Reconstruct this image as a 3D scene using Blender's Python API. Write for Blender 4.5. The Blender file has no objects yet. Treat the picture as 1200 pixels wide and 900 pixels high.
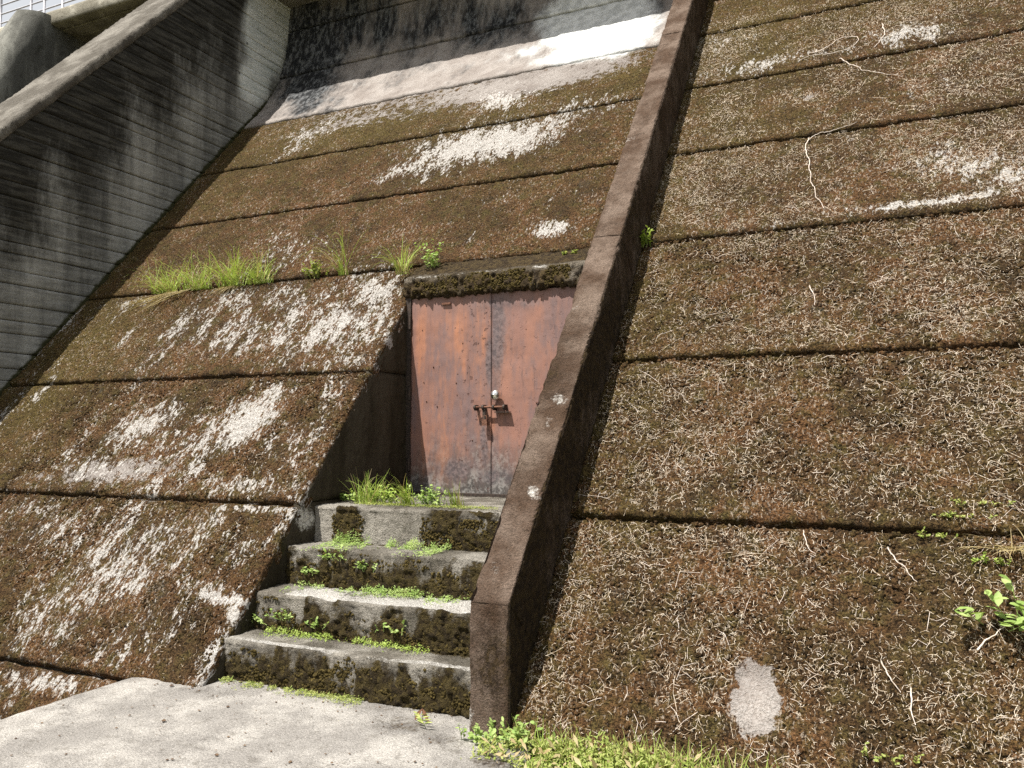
import bpy, math, random
import numpy as np
random.seed(7); rng = np.random.default_rng(7)
R = math.radians
scn = bpy.context.scene
COL = scn.collection

# ------------------------------------------------------------------ camera
cam = bpy.data.cameras.new('camera'); cam_o = bpy.data.objects.new('camera', cam); COL.objects.link(cam_o)
cam.lens = 28.62; cam.sensor_width = 36; cam.clip_end = 2000; cam.clip_start = .05
cam_o.location = (0, 0, 1.6); cam_o.rotation_euler = (R(93.72), 0, R(24.55))
scn.camera = cam_o
# ------------------------------------------------------------------ sky, sun, exposure
SUN_D = np.array([.47, 1.0, -2.15]); SUN_D /= np.linalg.norm(SUN_D)      # direction the light travels
elev = math.asin(-SUN_D[2]); azim = math.atan2(-SUN_D[0], -SUN_D[1])     # clockwise from +Y
w = bpy.data.worlds.new('World'); scn.world = w; w.use_nodes = True
nt = w.node_tree; bg = nt.nodes['Background']
sky = nt.nodes.new('ShaderNodeTexSky'); sky.sky_type = 'NISHITA'; sky.sun_disc = False
sky.sun_elevation = elev; sky.sun_rotation = azim; sky.dust_density = 3.5; sky.air_density = 1.0; sky.ozone_density = 1.0
# thin bright cloud veil over the whole sky
tcw = nt.nodes.new('ShaderNodeTexCoord'); cn = nt.nodes.new('ShaderNodeTexNoise'); cn.inputs['Scale'].default_value = 2.2; cn.inputs['Detail'].default_value = 6
nt.links.new(tcw.outputs['Generated'], cn.inputs['Vector'])
cr = nt.nodes.new('ShaderNodeMapRange'); cr.inputs['From Min'].default_value = .3; cr.inputs['From Max'].default_value = .6; cr.inputs['To Min'].default_value = .55; cr.inputs['To Max'].default_value = .85
nt.links.new(cn.outputs['Fac'], cr.inputs['Value'])
cx_ = nt.nodes.new('ShaderNodeMix'); cx_.data_type = 'RGBA'; cx_.inputs[7].default_value = (4.6, 4.6, 4.5, 1)
nt.links.new(cr.outputs[0], cx_.inputs[0]); nt.links.new(sky.outputs[0], cx_.inputs[6])
nt.links.new(cx_.outputs[2], bg.inputs[0]); bg.inputs[1].default_value = .105
sl = bpy.data.lights.new('sun', 'SUN'); sl.energy = 5.0; sl.angle = R(.5); sl.color = (1, .95, .87)
so = bpy.data.objects.new('sun', sl); COL.objects.link(so); so.location = (-6, -10, 30)
from mathutils import Vector
so.rotation_euler = Vector(tuple(SUN_D)).to_track_quat('-Z', 'Y').to_euler()
scn.view_settings.view_transform = 'Standard'; scn.view_settings.look = 'None'
scn.view_settings.gamma = 1; scn.view_settings.exposure = 0.86
scn.cycles.use_denoising = False
scn.cycles.max_bounces = 5; scn.cycles.diffuse_bounces = 3

# ------------------------------------------------------------------ pixel -> place helpers (1200x900 photograph)
F = 954.; yaw = R(24.55); pit = R(3.72)
fw = np.array([-math.sin(yaw)*math.cos(pit), math.cos(yaw)*math.cos(pit), math.sin(pit)])
rt = np.array([math.cos(yaw), math.sin(yaw), 0]); dn = np.cross(fw, rt)
CAM = np.array([0, 0, 1.6])
def ray(x, y): return rt*(x-600)/F + dn*(y-450)/F + fw
def on_plane(x, y, n, c):
    d = ray(x, y); n = np.array(n, float); return CAM + d*((c-n@CAM)/(n@d))
def on_z(x, y, z): return on_plane(x, y, (0, 0, 1), z)
def on_y(x, y, c): return on_plane(x, y, (0, 1, 0), c)
def on_x(x, y, c): return on_plane(x, y, (1, 0, 0), c)
ANG = R(49.7); SN = np.array([0, -math.sin(ANG), math.cos(ANG)]); SD = np.array([0, math.cos(ANG), math.sin(ANG)])
Y0 = 4.017; C0 = SN @ np.array([0, Y0, 0])
def on_slab(x, y, off=0): return on_plane(x, y, SN, C0+off)
TAN = math.tan(ANG)

# ------------------------------------------------------------------ numpy noise
_perm = np.random.default_rng(3).random(1 << 16)
def _h(i, j, k, s):
    a = (i.astype(np.int64)*73856093) ^ (j.astype(np.int64)*19349663) ^ (k.astype(np.int64)*83492791) ^ (s*2654435)
    a = (a ^ (a >> 13))*1274126177; return _perm[(a ^ (a >> 16)) & 0xffff]
def noise(P, sc=1., s=0):
    P = np.asarray(P)*sc; I = np.floor(P); f = P-I; f = f*f*(3-2*f); I = I.astype(np.int64)
    x, y, z = I[..., 0], I[..., 1], I[..., 2]; u, v, t = f[..., 0], f[..., 1], f[..., 2]
    def L(a, b, q): return a+(b-a)*q
    c = [[[_h(x+a, y+b, z+d, s) for d in (0, 1)] for b in (0, 1)] for a in (0, 1)]
    return L(L(L(c[0][0][0], c[1][0][0], u), L(c[0][1][0], c[1][1][0], u), v),
             L(L(c[0][0][1], c[1][0][1], u), L(c[0][1][1], c[1][1][1], u), v), t)
def fbm(P, sc=1., o=3, s=0, g=.5):
    r = 0; a = 1; t = 0
    for k in range(o): r = r+a*noise(P, sc*2**k, s+k*11); t += a; a *= g
    return r/t
def sstep(a, b, x):
    t = np.clip((x-a)/(b-a), 0, 1); return t*t*(3-2*t)

# ------------------------------------------------------------------ object helpers
def link(name, me, mat, parent=None, smooth=True):
    o = bpy.data.objects.new(name, me); COL.objects.link(o)
    if mat is not None and not me.materials: me.materials.append(mat)
    if parent is not None:
        o.parent = parent; o.location = -parent.location
    if smooth: me.polygons.foreach_set('use_smooth', [True]*len(me.polygons))
    return o
def sub(o, parent):            # a sub-part whose mesh is in world coordinates
    o.parent = parent; o.location = (0, 0, 0) if parent.location.length > 0 else -parent.location
    return o
def thing(name, label, cat, loc=(0, 0, 0), group=None):
    o = bpy.data.objects.new(name, None); COL.objects.link(o); o.location = loc; o.empty_display_size = .2
    o['label'] = label; o['category'] = cat
    if group: o['group'] = group
    return o
def tag(o, label=None, cat=None, group=None, kind=None):
    if label: o['label'] = label
    if cat: o['category'] = cat
    if group: o['group'] = group
    if kind: o['kind'] = kind
    return o
def mesh(name, v, f):
    me = bpy.data.meshes.new(name); me.from_pydata([tuple(map(float, p)) for p in v], [], [tuple(map(int, q)) for q in f]); me.update(); return me
def fast_mesh(name, v, faces):                   # numpy arrays: v (n,3), faces (m,k)
    me = bpy.data.meshes.new(name); v = np.ascontiguousarray(v, np.float32); faces = np.ascontiguousarray(faces, np.int32)
    m, k = faces.shape
    me.vertices.add(len(v)); me.vertices.foreach_set('co', v.ravel())
    me.loops.add(m*k); me.loops.foreach_set('vertex_index', faces.ravel())
    me.polygons.add(m); me.polygons.foreach_set('loop_start', np.arange(0, m*k, k, dtype=np.int32))
    me.update(calc_edges=True); me.validate(); return me
def attr(me, name, val):
    a = me.attributes.new(name, 'FLOAT', 'POINT'); a.data.foreach_set('value', np.ascontiguousarray(val, np.float32).ravel())
def grid_faces(m, n, close=False):
    i, j = np.meshgrid(np.arange(m-1), np.arange(n if close else n-1), indexing='ij'); j2 = (j+1) % n
    return np.stack([i*n+j, (i+1)*n+j, (i+1)*n+j2, i*n+j2], -1).reshape(-1, 4)
def gnormals(P):
    du = np.gradient(P, axis=0); dv = np.gradient(P, axis=1)
    N = np.cross(du, dv); return N/np.maximum(np.linalg.norm(N, axis=-1, keepdims=True), 1e-9)
def box_mb(c, s):
    c = np.array(c); s = np.array(s)/2
    v = [c+s*np.array(q) for q in ((-1,-1,-1),(1,-1,-1),(1,1,-1),(-1,1,-1),(-1,-1,1),(1,-1,1),(1,1,1),(-1,1,1))]
    return v, [(0,3,2,1),(4,5,6,7),(0,1,5,4),(1,2,6,5),(2,3,7,6),(3,0,4,7)]
def tube(path, r, k=8, cap=True):
    path = np.array(path, float); n = len(path); rr = np.full(n, r) if np.isscalar(r) else np.array(r)
    T = np.gradient(path, axis=0); T /= np.linalg.norm(T, axis=1, keepdims=True)
    ref = np.eye(3)[int(np.argmin(np.abs(T).max(0)))]; V = []
    for p, t, q in zip(path, T, rr):
        a = np.cross(t, ref); a /= np.linalg.norm(a); b = np.cross(t, a)
        for m in range(k): th = 2*math.pi*m/k; V.append(p+q*(a*math.cos(th)+b*math.sin(th)))
    Fc = [list(q) for q in grid_faces(n, k, True)]
    if cap: Fc.append(list(range(k))[::-1]); Fc.append(list(range((n-1)*k, n*k)))
    return V, Fc
def join(parts):
    V = []; Fc = []
    for v, f in parts: b = len(V); V += list(v); Fc += [[i+b for i in q] for q in f]
    return V, Fc

# ------------------------------------------------------------------ materials
class N:                                         # tiny node-graph helper
    def __init__(s, name, rough=.9, spec=.25):
        s.m = bpy.data.materials.new(name); s.m.use_nodes = True; s.t = s.m.node_tree; s.b = s.t.nodes['Principled BSDF']
        s.b.inputs['Roughness'].default_value = rough; s.b.inputs['Specular IOR Level'].default_value = spec
        s.co = s.n('ShaderNodeTexCoord').outputs['Object']
    def n(s, typ, **k):
        q = s.t.nodes.new(typ)
        for a, b in k.items(): setattr(q, a, b)
        return q
    def set(s, inp, v):
        if isinstance(v, bpy.types.NodeSocket): s.t.links.new(v, inp)
        else:
            if isinstance(v, tuple) and len(v) == 3 and inp.type == 'RGBA': v = (*v, 1)
            inp.default_value = v
    def map(s, scale=(1, 1, 1), rot=(0, 0, 0), loc=(0, 0, 0), src=None):
        q = s.n('ShaderNodeMapping'); s.set(q.inputs[0], src or s.co); q.inputs['Scale'].default_value = scale
        q.inputs['Rotation'].default_value = rot; q.inputs['Location'].default_value = loc; return q.outputs[0]
    def noise(s, sc, det=4, rough=.55, src=None, dist=0):
        q = s.n('ShaderNodeTexNoise'); s.set(q.inputs['Vector'], src or s.co); q.inputs['Scale'].default_value = sc
        q.inputs['Detail'].default_value = det; q.inputs['Roughness'].default_value = rough; q.inputs['Distortion'].default_value = dist; return q.outputs['Fac']
    def vor(s, sc, src=None, feat='F1'):
        q = s.n('ShaderNodeTexVoronoi', feature=feat); s.set(q.inputs['Vector'], src or s.co); q.inputs['Scale'].default_value = sc; return q.outputs['Distance']
    def math(s, op, a, b=0.):
        q = s.n('ShaderNodeMath', operation=op); s.set(q.inputs[0], a); s.set(q.inputs[1], b); return q.outputs[0]
    def ss(s, v, lo, hi, a=0., b=1.):
        q = s.n('ShaderNodeMapRange', interpolation_type='SMOOTHSTEP'); s.set(q.inputs['Value'], v)
        for k, z in zip(('From Min', 'From Max', 'To Min', 'To Max'), (lo, hi, a, b)): s.set(q.inputs[k], z)
        return q.outputs[0]
    def mix(s, f, a, b, mode='MIX'):
        q = s.n('ShaderNodeMix', data_type='RGBA', blend_type=mode); s.set(q.inputs[0], f); s.set(q.inputs[6], a); s.set(q.inputs[7], b); return q.outputs[2]
    def at(s, name):
        q = s.n('ShaderNodeAttribute'); q.attribute_name = name; return q.outputs['Fac']
    def sep(s):
        q = s.n('ShaderNodeSeparateXYZ'); s.set(q.inputs[0], s.co); return q.outputs
    def done(s, col, bump=None, dist=.01, strength=1., rough=None):
        s.set(s.b.inputs['Base Color'], col)
        if rough is not None: s.set(s.b.inputs['Roughness'], rough)
        if bump is not None:
            q = s.n('ShaderNodeBump'); q.inputs['Distance'].default_value = dist; q.inputs['Strength'].default_value = strength
            s.set(q.inputs['Height'], bump); s.t.links.new(q.outputs[0], s.b.inputs['Normal'])
        return s.m

def mat_slab(name='mossy_concrete', straw=False):
    n = N(name, .95, .15)
    S = n.map(rot=(-ANG, 0, 0)); st = n.map((1, .42, 1), src=S)
    lich, bare, oliv, blk, cln = n.at('lichen'), n.at('bare'), n.at('olive'), n.at('black'), n.at('clean')
    big = n.noise(1.7, 4, .6); mid = n.noise(9, 4, .65); fine = n.noise(70, 3, .75); grit = n.noise(170, 2, .7)
    c = n.mix(n.ss(big, .35, .65), (.088, .053, .024), (.165, .086, .038))
    c = n.mix(n.ss(mid, .42, .70), c, (.105, .080, .028)); c = n.mix(n.ss(n.noise(4.2, 5, .7), .52, .68, 0, .7), c, (.052, .034, .018))
    c = n.mix(n.math('MULTIPLY', oliv, n.ss(mid, .25, .6, .45, 1.)), c, (.125, .094, .030))
    c = n.mix(n.ss(fine, .38, .60, 1, 0), c, n.mix(1., c, (.18, .165, .15), 'MULTIPLY'))
    c = n.mix(n.ss(grit, .52, .70, 0, .75), c, n.mix(1., c, (2.3, 2.2, 2.1), 'MULTIPLY'))
    fl = n.math('ADD', n.noise(55, 3, .6, src=st), n.ss(big, .3, .7, -.05, .05))
    c = n.mix(n.ss(fl, .605, .67, 0, .75), c, (.36, .30, .24))
    # bare concrete (greyish), lichen (white)
    bn = n.math('ADD', n.math('MULTIPLY', n.noise(12, 5, .68, dist=.6), .7), n.math('MULTIPLY', fine, .3))
    bm = n.ss(n.math('ADD', bn, n.math('MULTIPLY', bare, .62)), .80, .88)
    bc = n.mix(n.ss(n.noise(3, 4, .6), .35, .65), (.27, .24, .222), (.38, .35, .328))
    bc = n.mix(n.ss(fine, .35, .6, .55, 0), bc, (.16, .13, .11))
    c = n.mix(bm, c, bc)
    l1 = n.noise(9, 5, .68, src=st, dist=.5); l2 = n.noise(44, 4, .68, src=st)
    lv = n.math('ADD', n.math('ADD', n.math('MULTIPLY', l1, .46), n.math('MULTIPLY', l2, .54)), n.math('MULTIPLY', lich, .255))
    lm = n.ss(lv, .638, .695)
    lc = n.mix(n.ss(fine, .35, .62), (.32, .29, .26), (.68, .66, .63))
    c = n.mix(n.math('MULTIPLY', lm, .93), c, lc)
    # black water stains and clean pale concrete on the spillway head
    vs = n.map((1, 1, .16)); sv = n.noise(3.4, 5, .68, src=vs)
    bk = n.ss(n.math('ADD', sv, n.math('MULTIPLY', blk, .5)), .60, .95)
    c = n.mix(bk, c, n.mix(n.ss(n.noise(16, 5, .75, src=n.map((1, 1, .4))), .45, .62), (.018, .019, .021), (.13, .135, .14)))
    cm = n.ss(n.math('ADD', n.math('MULTIPLY', n.noise(5, 4, .6, src=vs), .6), n.math('MULTIPLY', cln, .8)), .62, .90)
    c = n.mix(cm, c, n.mix(n.ss(mid, .38, .6), (.47, .48, .475), (.66, .67, .665)))
    flat = n.math('MAXIMUM', n.math('MULTIPLY', bare, .55), n.math('MAXIMUM', cln, blk))
    h = n.math('ADD', n.math('ADD', fine, n.math('MULTIPLY', grit, .35)), n.math('MULTIPLY', n.noise(28, 2), .9))
    h = n.math('MULTIPLY', h, n.ss(flat, 0, 1, 1, .2))
    return n.done(c, h, .035, 1.)

def mat_conc(name, moss=.5, dark=(.055, .05, .045), lite=(.26, .25, .235), mossc=(.05, .042, .014), bump=.012, vstain=True, contrast=(.4, .66)):
    n = N(name, .92, .2)
    vs = n.map((1, 1, .22)); big = n.noise(2.6, 6, .65, src=vs if vstain else None); fine = n.noise(75, 5, .7); mid = n.noise(14, 5, .65)
    c = n.mix(n.ss(big, *contrast), dark, lite)
    c = n.mix(n.ss(mid, .5, .7, 0, .55), c, n.mix(1., c, (.45, .43, .4), 'MULTIPLY'))
    c = n.mix(n.ss(fine, .3, .55, .6, 0), c, n.mix(1., c, (.4, .4, .38), 'MULTIPLY'))
    m = n.ss(n.math('ADD', n.math('ADD', n.math('MULTIPLY', n.noise(11, 5, .7, src=n.map((1, 1, .45))), .45), n.math('MULTIPLY', n.noise(48, 3, .7), .30)), n.math('MULTIPLY', n.at('moss'), .6)), .64, .80)
    mc = n.mix(n.ss(n.noise(20, 4), .4, .62), mossc, (mossc[0]*.45, mossc[1]*.42, mossc[2]*.5))
    mc = n.mix(n.ss(n.noise(120, 3, .7), .35, .65, .75, 0), mc, n.mix(1., mc, (.3, .3, .3), 'MULTIPLY'))
    c = n.mix(m, c, mc)
    wl = n.ss(n.math('ADD', n.math('ADD', n.math('MULTIPLY', n.noise(16, 5, .7), .45), n.math('MULTIPLY', fine, .3)), n.math('MULTIPLY', n.at('pale'), .45)), .60, .76)
    c = n.mix(wl, c, n.mix(n.ss(fine, .35, .6), (.36, .34, .31), (.60, .585, .55)))
    grit = n.noise(110, 3, .75); c = n.mix(n.ss(grit, .54, .70, 0, .75), c, n.mix(1., c, (1.9, 1.85, 1.8), 'MULTIPLY')); c = n.mix(n.ss(grit, .30, .46, .8, 0), c, n.mix(1., c, (.35, .34, .32), 'MULTIPLY'))
    h = n.math('ADD', n.math('MULTIPLY', fine, n.ss(n.at('moss'), 0, 1, .7, 1.8)), n.math('MULTIPLY', grit, .3))
    return n.done(c, h, bump, 1.)

def mat_plain(name, a, b, sc=8, rough=.8, spec=.3, metal=0., bump=.0, trans=0.):
    n = N(name, rough, spec); n.b.inputs['Metallic'].default_value = metal
    f = n.noise(sc, 5, .65); c = n.mix(n.ss(f, .35, .65), a, b)
    return n.done(c, n.noise(sc*6, 4) if bump else None, bump or .01)

def mat_leaf(name, a, b, sc=9.):
    n = N(name, .6, .3); c = n.mix(n.ss(n.noise(sc, 3), .35, .65), a, b)
    n.done(c); out = n.t.nodes['Material Output']
    tr = n.n('ShaderNodeBsdfTranslucent'); n.set(tr.inputs[0], n.mix(1., c, (1.1, 1.1, .7), 'MULTIPLY'))
    mx = n.n('ShaderNodeMixShader'); mx.inputs[0].default_value = .35
    n.t.links.new(n.b.outputs[0], mx.inputs[1]); n.t.links.new(tr.outputs[0], mx.inputs[2]); n.t.links.new(mx.outputs[0], out.inputs[0]); return n.m

M = {}
M['slab'] = mat_slab()
M['core'] = mat_conc('core_moss', dark=(.025, .02, .012), lite=(.06, .05, .035), mossc=(.04, .035, .012))
M['rib'] = mat_conc('rib_concrete', dark=(.075, .045, .028), lite=(.20, .15, .118), mossc=(.075, .048, .02), vstain=False, bump=.03, contrast=(.36, .70))
M['coping'] = mat_conc('coping_concrete', dark=(.10, .09, .075), lite=(.22, .205, .18), mossc=(.10, .08, .03), vstain=False, bump=.02)
M['step'] = mat_conc('step_concrete', dark=(.15, .135, .11), lite=(.40, .375, .33), mossc=(.11, .082, .028), bump=.04)
M['lintel'] = mat_conc('lintel_moss', dark=(.085, .065, .04), lite=(.24, .21, .17), mossc=(.16, .112, .05), bump=.05)
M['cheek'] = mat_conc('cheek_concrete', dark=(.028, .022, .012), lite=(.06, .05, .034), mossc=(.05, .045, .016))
M['pave'] = mat_conc('pavement', dark=(.28, .265, .248), lite=(.45, .43, .40), mossc=(.15, .12, .08), vstain=False, bump=.02)
M['pier'] = mat_conc('pier_concrete', dark=(.10, .10, .09), lite=(.24, .24, .215), mossc=(.05, .05, .03))
M['deck'] = mat_conc('deck_concrete', dark=(.22, .205, .165), lite=(.42, .40, .34), mossc=(.10, .08, .03), vstain=False)
M['steel'] = mat_plain('rail_steel', (.30, .30, .34), (.42, .42, .46), 20, .5, .4)
M['iron'] = mat_plain('rusty_iron', (.10, .045, .03), (.20, .10, .065), 60, .75, .3, .2, .003)
M['risermoss'] = mat_plain('riser_moss', (.045, .034, .012), (.125, .095, .034), 30, .95, .1, 0, .02)
M['litter'] = mat_plain('leaf_litter', (.06, .04, .03), (.16, .11, .07), 30, .9, .1)
M['darkiron'] = mat_plain('dark_iron', (.03, .025, .022), (.07, .05, .04), 60, .7, .3, .3)
M['chrome'] = mat_plain('bright_steel', (.62, .60, .55), (.75, .74, .70), 30, .22, .5, 1.)
M['ground'] = mat_plain('ground_soil', (.07, .065, .03), (.13, .12, .05), 2, .95, .1, 0, .03)
M['straw'] = mat_plain('dry_straw', (.26, .19, .12), (.72, .64, .53), 60, .85, .15)
M['straw2'] = mat_plain('dry_stem', (.45, .37, .30), (.68, .61, .56), 40, .85, .15)
M['deadgrass'] = mat_leaf('dead_grass', (.36, .28, .14), (.50, .42, .24))
M['grass'] = mat_leaf('fresh_grass', (.26, .37, .06), (.42, .52, .14), 7)
M['weed'] = mat_leaf('leafy_weed', (.24, .36, .09), (.40, .50, .18), 11)
M['yellow'] = mat_leaf('yellow_moss', (.20, .27, .05), (.42, .45, .15), 40)
M['redleaf'] = mat_leaf('red_leaf', (.20, .085, .055), (.30, .17, .10))

def mat_wing():
    n = N('board_marked_concrete', .9, .25)
    vs = n.map((1, 1, .10)); hs = n.map((1, .25, 2.2))
    x, y, z = n.sep()
    big = n.noise(1.5, 6, .65, src=vs); grain = n.noise(9, 6, .7, src=hs); fine = n.noise(60, 4, .7)
    tone = n.math('ADD', n.math('MULTIPLY', big, .7), n.math('MULTIPLY', grain, .3))
    c = n.mix(n.ss(tone, .36, .62), (.10, .10, .094), (.36, .36, .34))
    # black algae below the sloping coping: runs down unevenly from the edge
    dep = n.math('SUBTRACT', n.math('MULTIPLY', n.math('SUBTRACT', y, 5.648), 1.125), n.math('SUBTRACT', z, 5.007))   # metres below the coping
    al = n.ss(n.math('ADD', dep, n.math('MULTIPLY', n.noise(2.6, 6, .72, src=n.map((1, 1, .35))), -3.6)), -1.0, .55, 1, 0)
    c = n.mix(al, c, n.mix(n.ss(grain, .4, .65), (.016, .015, .012), (.06, .057, .048)))
    # clean strip next to the spillway head, pale runs
    run = n.at('clean'); rm = n.ss(n.math('ADD', n.math('MULTIPLY', n.noise(3, 5, .6, src=vs), .5), n.math('MULTIPLY', run, .8)), .60, .85)
    c = n.mix(rm, c, n.mix(n.ss(grain, .35, .6), (.50, .54, .53), (.70, .72, .70)))
    ms = n.ss(n.math('ADD', n.math('MULTIPLY', n.noise(7, 6, .7), .5), n.math('MULTIPLY', n.at('moss'), .7)), .62, .78)
    c = n.mix(ms, c, (.035, .035, .012))
    c = n.mix(n.ss(n.vor(2.3), .03, .07, .8, 0), c, (.03, .03, .03))
    c = n.mix(n.ss(fine, .32, .55, .5, 0), c, n.mix(1., c, (.45, .45, .45), 'MULTIPLY'))
    return n.done(c, n.math('ADD', grain, n.math('MULTIPLY', fine, .5)), .012, .9)
M['wing'] = mat_wing()

def mat_door():
    n = N('rusty_red_paint', .62, .35)
    x, y, z = n.sep(); vs = n.map((1, 1, .09)); vs2 = n.map((1, 1, .3))
    s1 = n.noise(9, 6, .65, src=vs); s2 = n.noise(3.2, 6, .7, src=vs2); fine = n.noise(70, 4, .7)
    c = n.mix(n.ss(s1, .36, .62), (.225, .118, .092), (.34, .152, .088))
    c = n.mix(n.ss(x, -3.2, -3.05, 0, .6), c, (.235, .128, .105))
    c = n.mix(n.ss(s2, .44, .64, 0, .85), c, (.15, .105, .105)); c = n.mix(n.ss(n.noise(17, 5, .7, src=vs), .56, .70, 0, .7), c, (.10, .065, .06)); c = n.mix(n.ss(n.math('ADD', z, n.math('MULTIPLY', n.noise(12, 4, .6, src=vs), .5)), 2.85, 3.1, 0, .6), c, (.19, .12, .11))
    c = n.mix(n.ss(n.noise(26, 6, .7, src=vs2), .60, .70, 0, .7), c, (.09, .06, .06))
    # grey lime and dirt creeping up from the sill, dark run along the seam
    low = n.ss(n.math('ADD', z, n.math('MULTIPLY', n.noise(7, 6, .7, src=vs2), -.9)), .62, 1.22, 1, 0)
    c = n.mix(low, c, n.mix(n.ss(n.noise(18, 5, .7), .45, .6), (.07, .064, .06), (.22, .21, .198)))
    seam = n.ss(n.math('ABSOLUTE', n.math('SUBTRACT', x, -3.13)), .01, .07, .5, 0)
    c = n.mix(n.math('MULTIPLY', seam, n.ss(n.noise(4, 4), .4, .6)), c, (.075, .07, .08))
    stn = n.ss(n.math('ADD', n.math('MULTIPLY', n.noise(16, 5, .7, src=vs2), .6), n.math('MULTIPLY', n.at('stain'), .5)), .44, .72, 0, .85)
    c = n.mix(stn, c, n.mix(n.ss(n.noise(30, 4, .7), .4, .62), (.065, .055, .06), (.16, .125, .125)))
    fl = n.ss(n.math('ADD', n.noise(24, 5, .6), n.ss(x, -3.75, -3.2, -.06, .02)), .635, .66); left = n.ss(x, -3.2, -3.17, 1, .25)
    fl = n.math('MULTIPLY', fl, left)
    c = n.mix(n.math('MULTIPLY', fl, .8), c, (.10, .05, .04))
    h = n.math('ADD', n.math('MULTIPLY', fl, -1.), n.math('MULTIPLY', fine, .18))
    return n.done(c, h, .006, 1., rough=n.ss(fine, .3, .7, .5, .75))
M['door'] = mat_door()

# ------------------------------------------------------------------ dam profile
JZ = [-1.12, -.025, 1.10, 2.175, 3.275, 4.335, 5.33, 6.305, 7.42, 8.28, 9.4]
_k = np.array([[6.305, Y0+.848*6.305, .848], [6.8, 9.775, .76], [7.42, 10.15, .40], [8.3, 10.34, .12], [9.4, 10.42, .05]])
def prof(z):
    z = np.asarray(z, float); y = Y0+z/TAN
    for a, b in zip(_k[:-1], _k[1:]):
        m = (z >= a[0]) & (z <= b[0]+1e-6); h = b[0]-a[0]; t = np.clip((z-a[0])/h, 0, 1)
        q = (2*t**3-3*t**2+1)*a[1]+(t**3-2*t**2+t)*h*a[2]+(-2*t**3+3*t**2)*b[1]+(t**3-t**2)*h*b[2]
        y = np.where(m, q, y)
    return np.where(z > 9.4, 10.42, y)
WX = -8.80; CX = -4.03; RL, RR = -2.10, -1.855; PLZ = 1.075

# --- where lichen, bare concrete, golden moss stand: (px, py, half width px, half height px, tilt deg, strength)
CLEAN = []; LICH = [(570,168,95,22,-12,1.0),(520,185,60,22,-14,.75),(590,118,40,16,-5,.7),(640,142,90,12,-13,.6),(690,125,60,14,-10,.55),(480,195,45,12,-25,.7),(360,160,50,14,-30,.6),
 (400,385,95,38,-15,.72),(330,352,110,26,-5,.5),(440,345,45,40,-45,.7),(270,345,60,26,-20,.45),(400,425,80,10,-5,.55),
 (290,492,60,22,-35,.95),(170,500,55,24,-30,.8),(230,515,130,40,-28,.5),(120,548,110,22,-5,.55),(300,570,120,16,3,.55),(340,520,70,35,-35,.5),
 (120,680,150,55,-35,.62),(200,640,140,40,-35,.55),(60,620,80,40,-30,.45),(170,740,110,36,-30,.5),(262,702,36,9,10,.95),(276,722,11,22,-15,.9),(240,690,50,14,5,.6),(300,596,60,8,2,.7),(60,600,120,18,3,.4),
 (50,800,80,14,8,.7),(500,270,260,70,-10,.16),(645,268,22,11,-15,.95),(320,280,40,8,-20,.5),(340,300,60,22,-10,.5),(620,230,90,28,-8,.22),
 (1130,190,90,22,-5,.62),(1180,205,50,22,-5,.6),(1060,40,70,14,-10,.7),(900,75,110,10,-12,.6),(1000,50,100,22,-12,.35),(880,130,26,12,-15,.0),(1100,236,90,5,-8,.9),(1020,243,60,4,-8,.6),(900,265,80,5,-8,.35),(850,60,60,40,-10,.35),(1100,100,120,10,-10,.3)]
BARE = [(885,822,28,42,5,1.15),(880,798,20,30,0,.9),(896,845,20,20,0,.8),(140,553,110,20,-5,.62),(60,560,60,12,-3,.5),(330,575,80,12,0,.35),(240,668,28,12,15,.4),
 (545,112,270,20,-13,.55),(620,95,170,20,-12,.8),(420,140,110,10,-14,.6),(550,95,300,30,-13,.6),(950,113,24,9,-18,.52),(905,133,22,8,-18,.42),(862,158,24,9,-18,.45),(655,268,30,14,-15,.4),(1000,160,18,6,-18,.5),(460,285,70,18,-10,.1)]
OLIV = [(95,405,75,45,-40,1.),(45,470,70,30,-40,.9),(20,490,50,60,-45,.6),(420,150,170,26,-13,.9),(600,130,150,22,-13,.7),(725,85,34,36,-40,.9),(880,40,90,55,-20,.9),(850,140,110,50,-10,.55),(330,160,60,40,-40,.7),(250,220,60,40,-40,.5),(770,330,50,90,10,.55),(740,470,55,110,10,.55),(720,620,60,30,0,.6),(700,740,40,90,10,.3),(1160,620,70,70,0,.45),(1180,860,80,70,0,.4),(900,420,150,40,0,.3),(60,690,70,30,-40,.4),(170,590,60,16,0,.5),(240,620,70,30,-35,.35),(620,200,120,30,-10,.3)]
CLEAN = [(700,28,62,40,-8,1.5),(690,10,60,26,-10,1.0),(630,58,80,11,-12,.6),(690,62,70,12,-10,1.0),(430,98,60,9,-12,.42),(540,78,110,8,-12,.45),(520,95,240,12,-13,.34),(660,85,110,10,-12,.45),(470,22,22,30,0,.40),(405,65,60,12,-12,.45),(560,25,18,25,0,.25)]
BLACK = [(360,60,40,75,0,1.3),(420,25,110,40,0,.85),(560,25,110,40,0,.75),(390,92,80,20,-12,.45),(345,100,26,40,-30,.8),(500,80,170,18,-12,.35),(762,25,18,34,20,.7),(640,40,16,34,0,.4)]
def blobs(px, py, L):
    r = np.zeros_like(px)
    for x, y, a, b, t, s in L:
        c, d = math.cos(R(t)), math.sin(R(t)); dx, dy = px-x, py-y
        q = ((dx*c+dy*d)/a)**2+((-dx*d+dy*c)/b)**2
        r = np.maximum(r, s*np.exp(-.75*q))
    return r
def to_px(P):
    D = P-CAM; zc = D@fw; zc = np.where(zc > .2, zc, .2); return 600+F*(D@rt)/zc, 450+F*(D@dn)/zc

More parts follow.
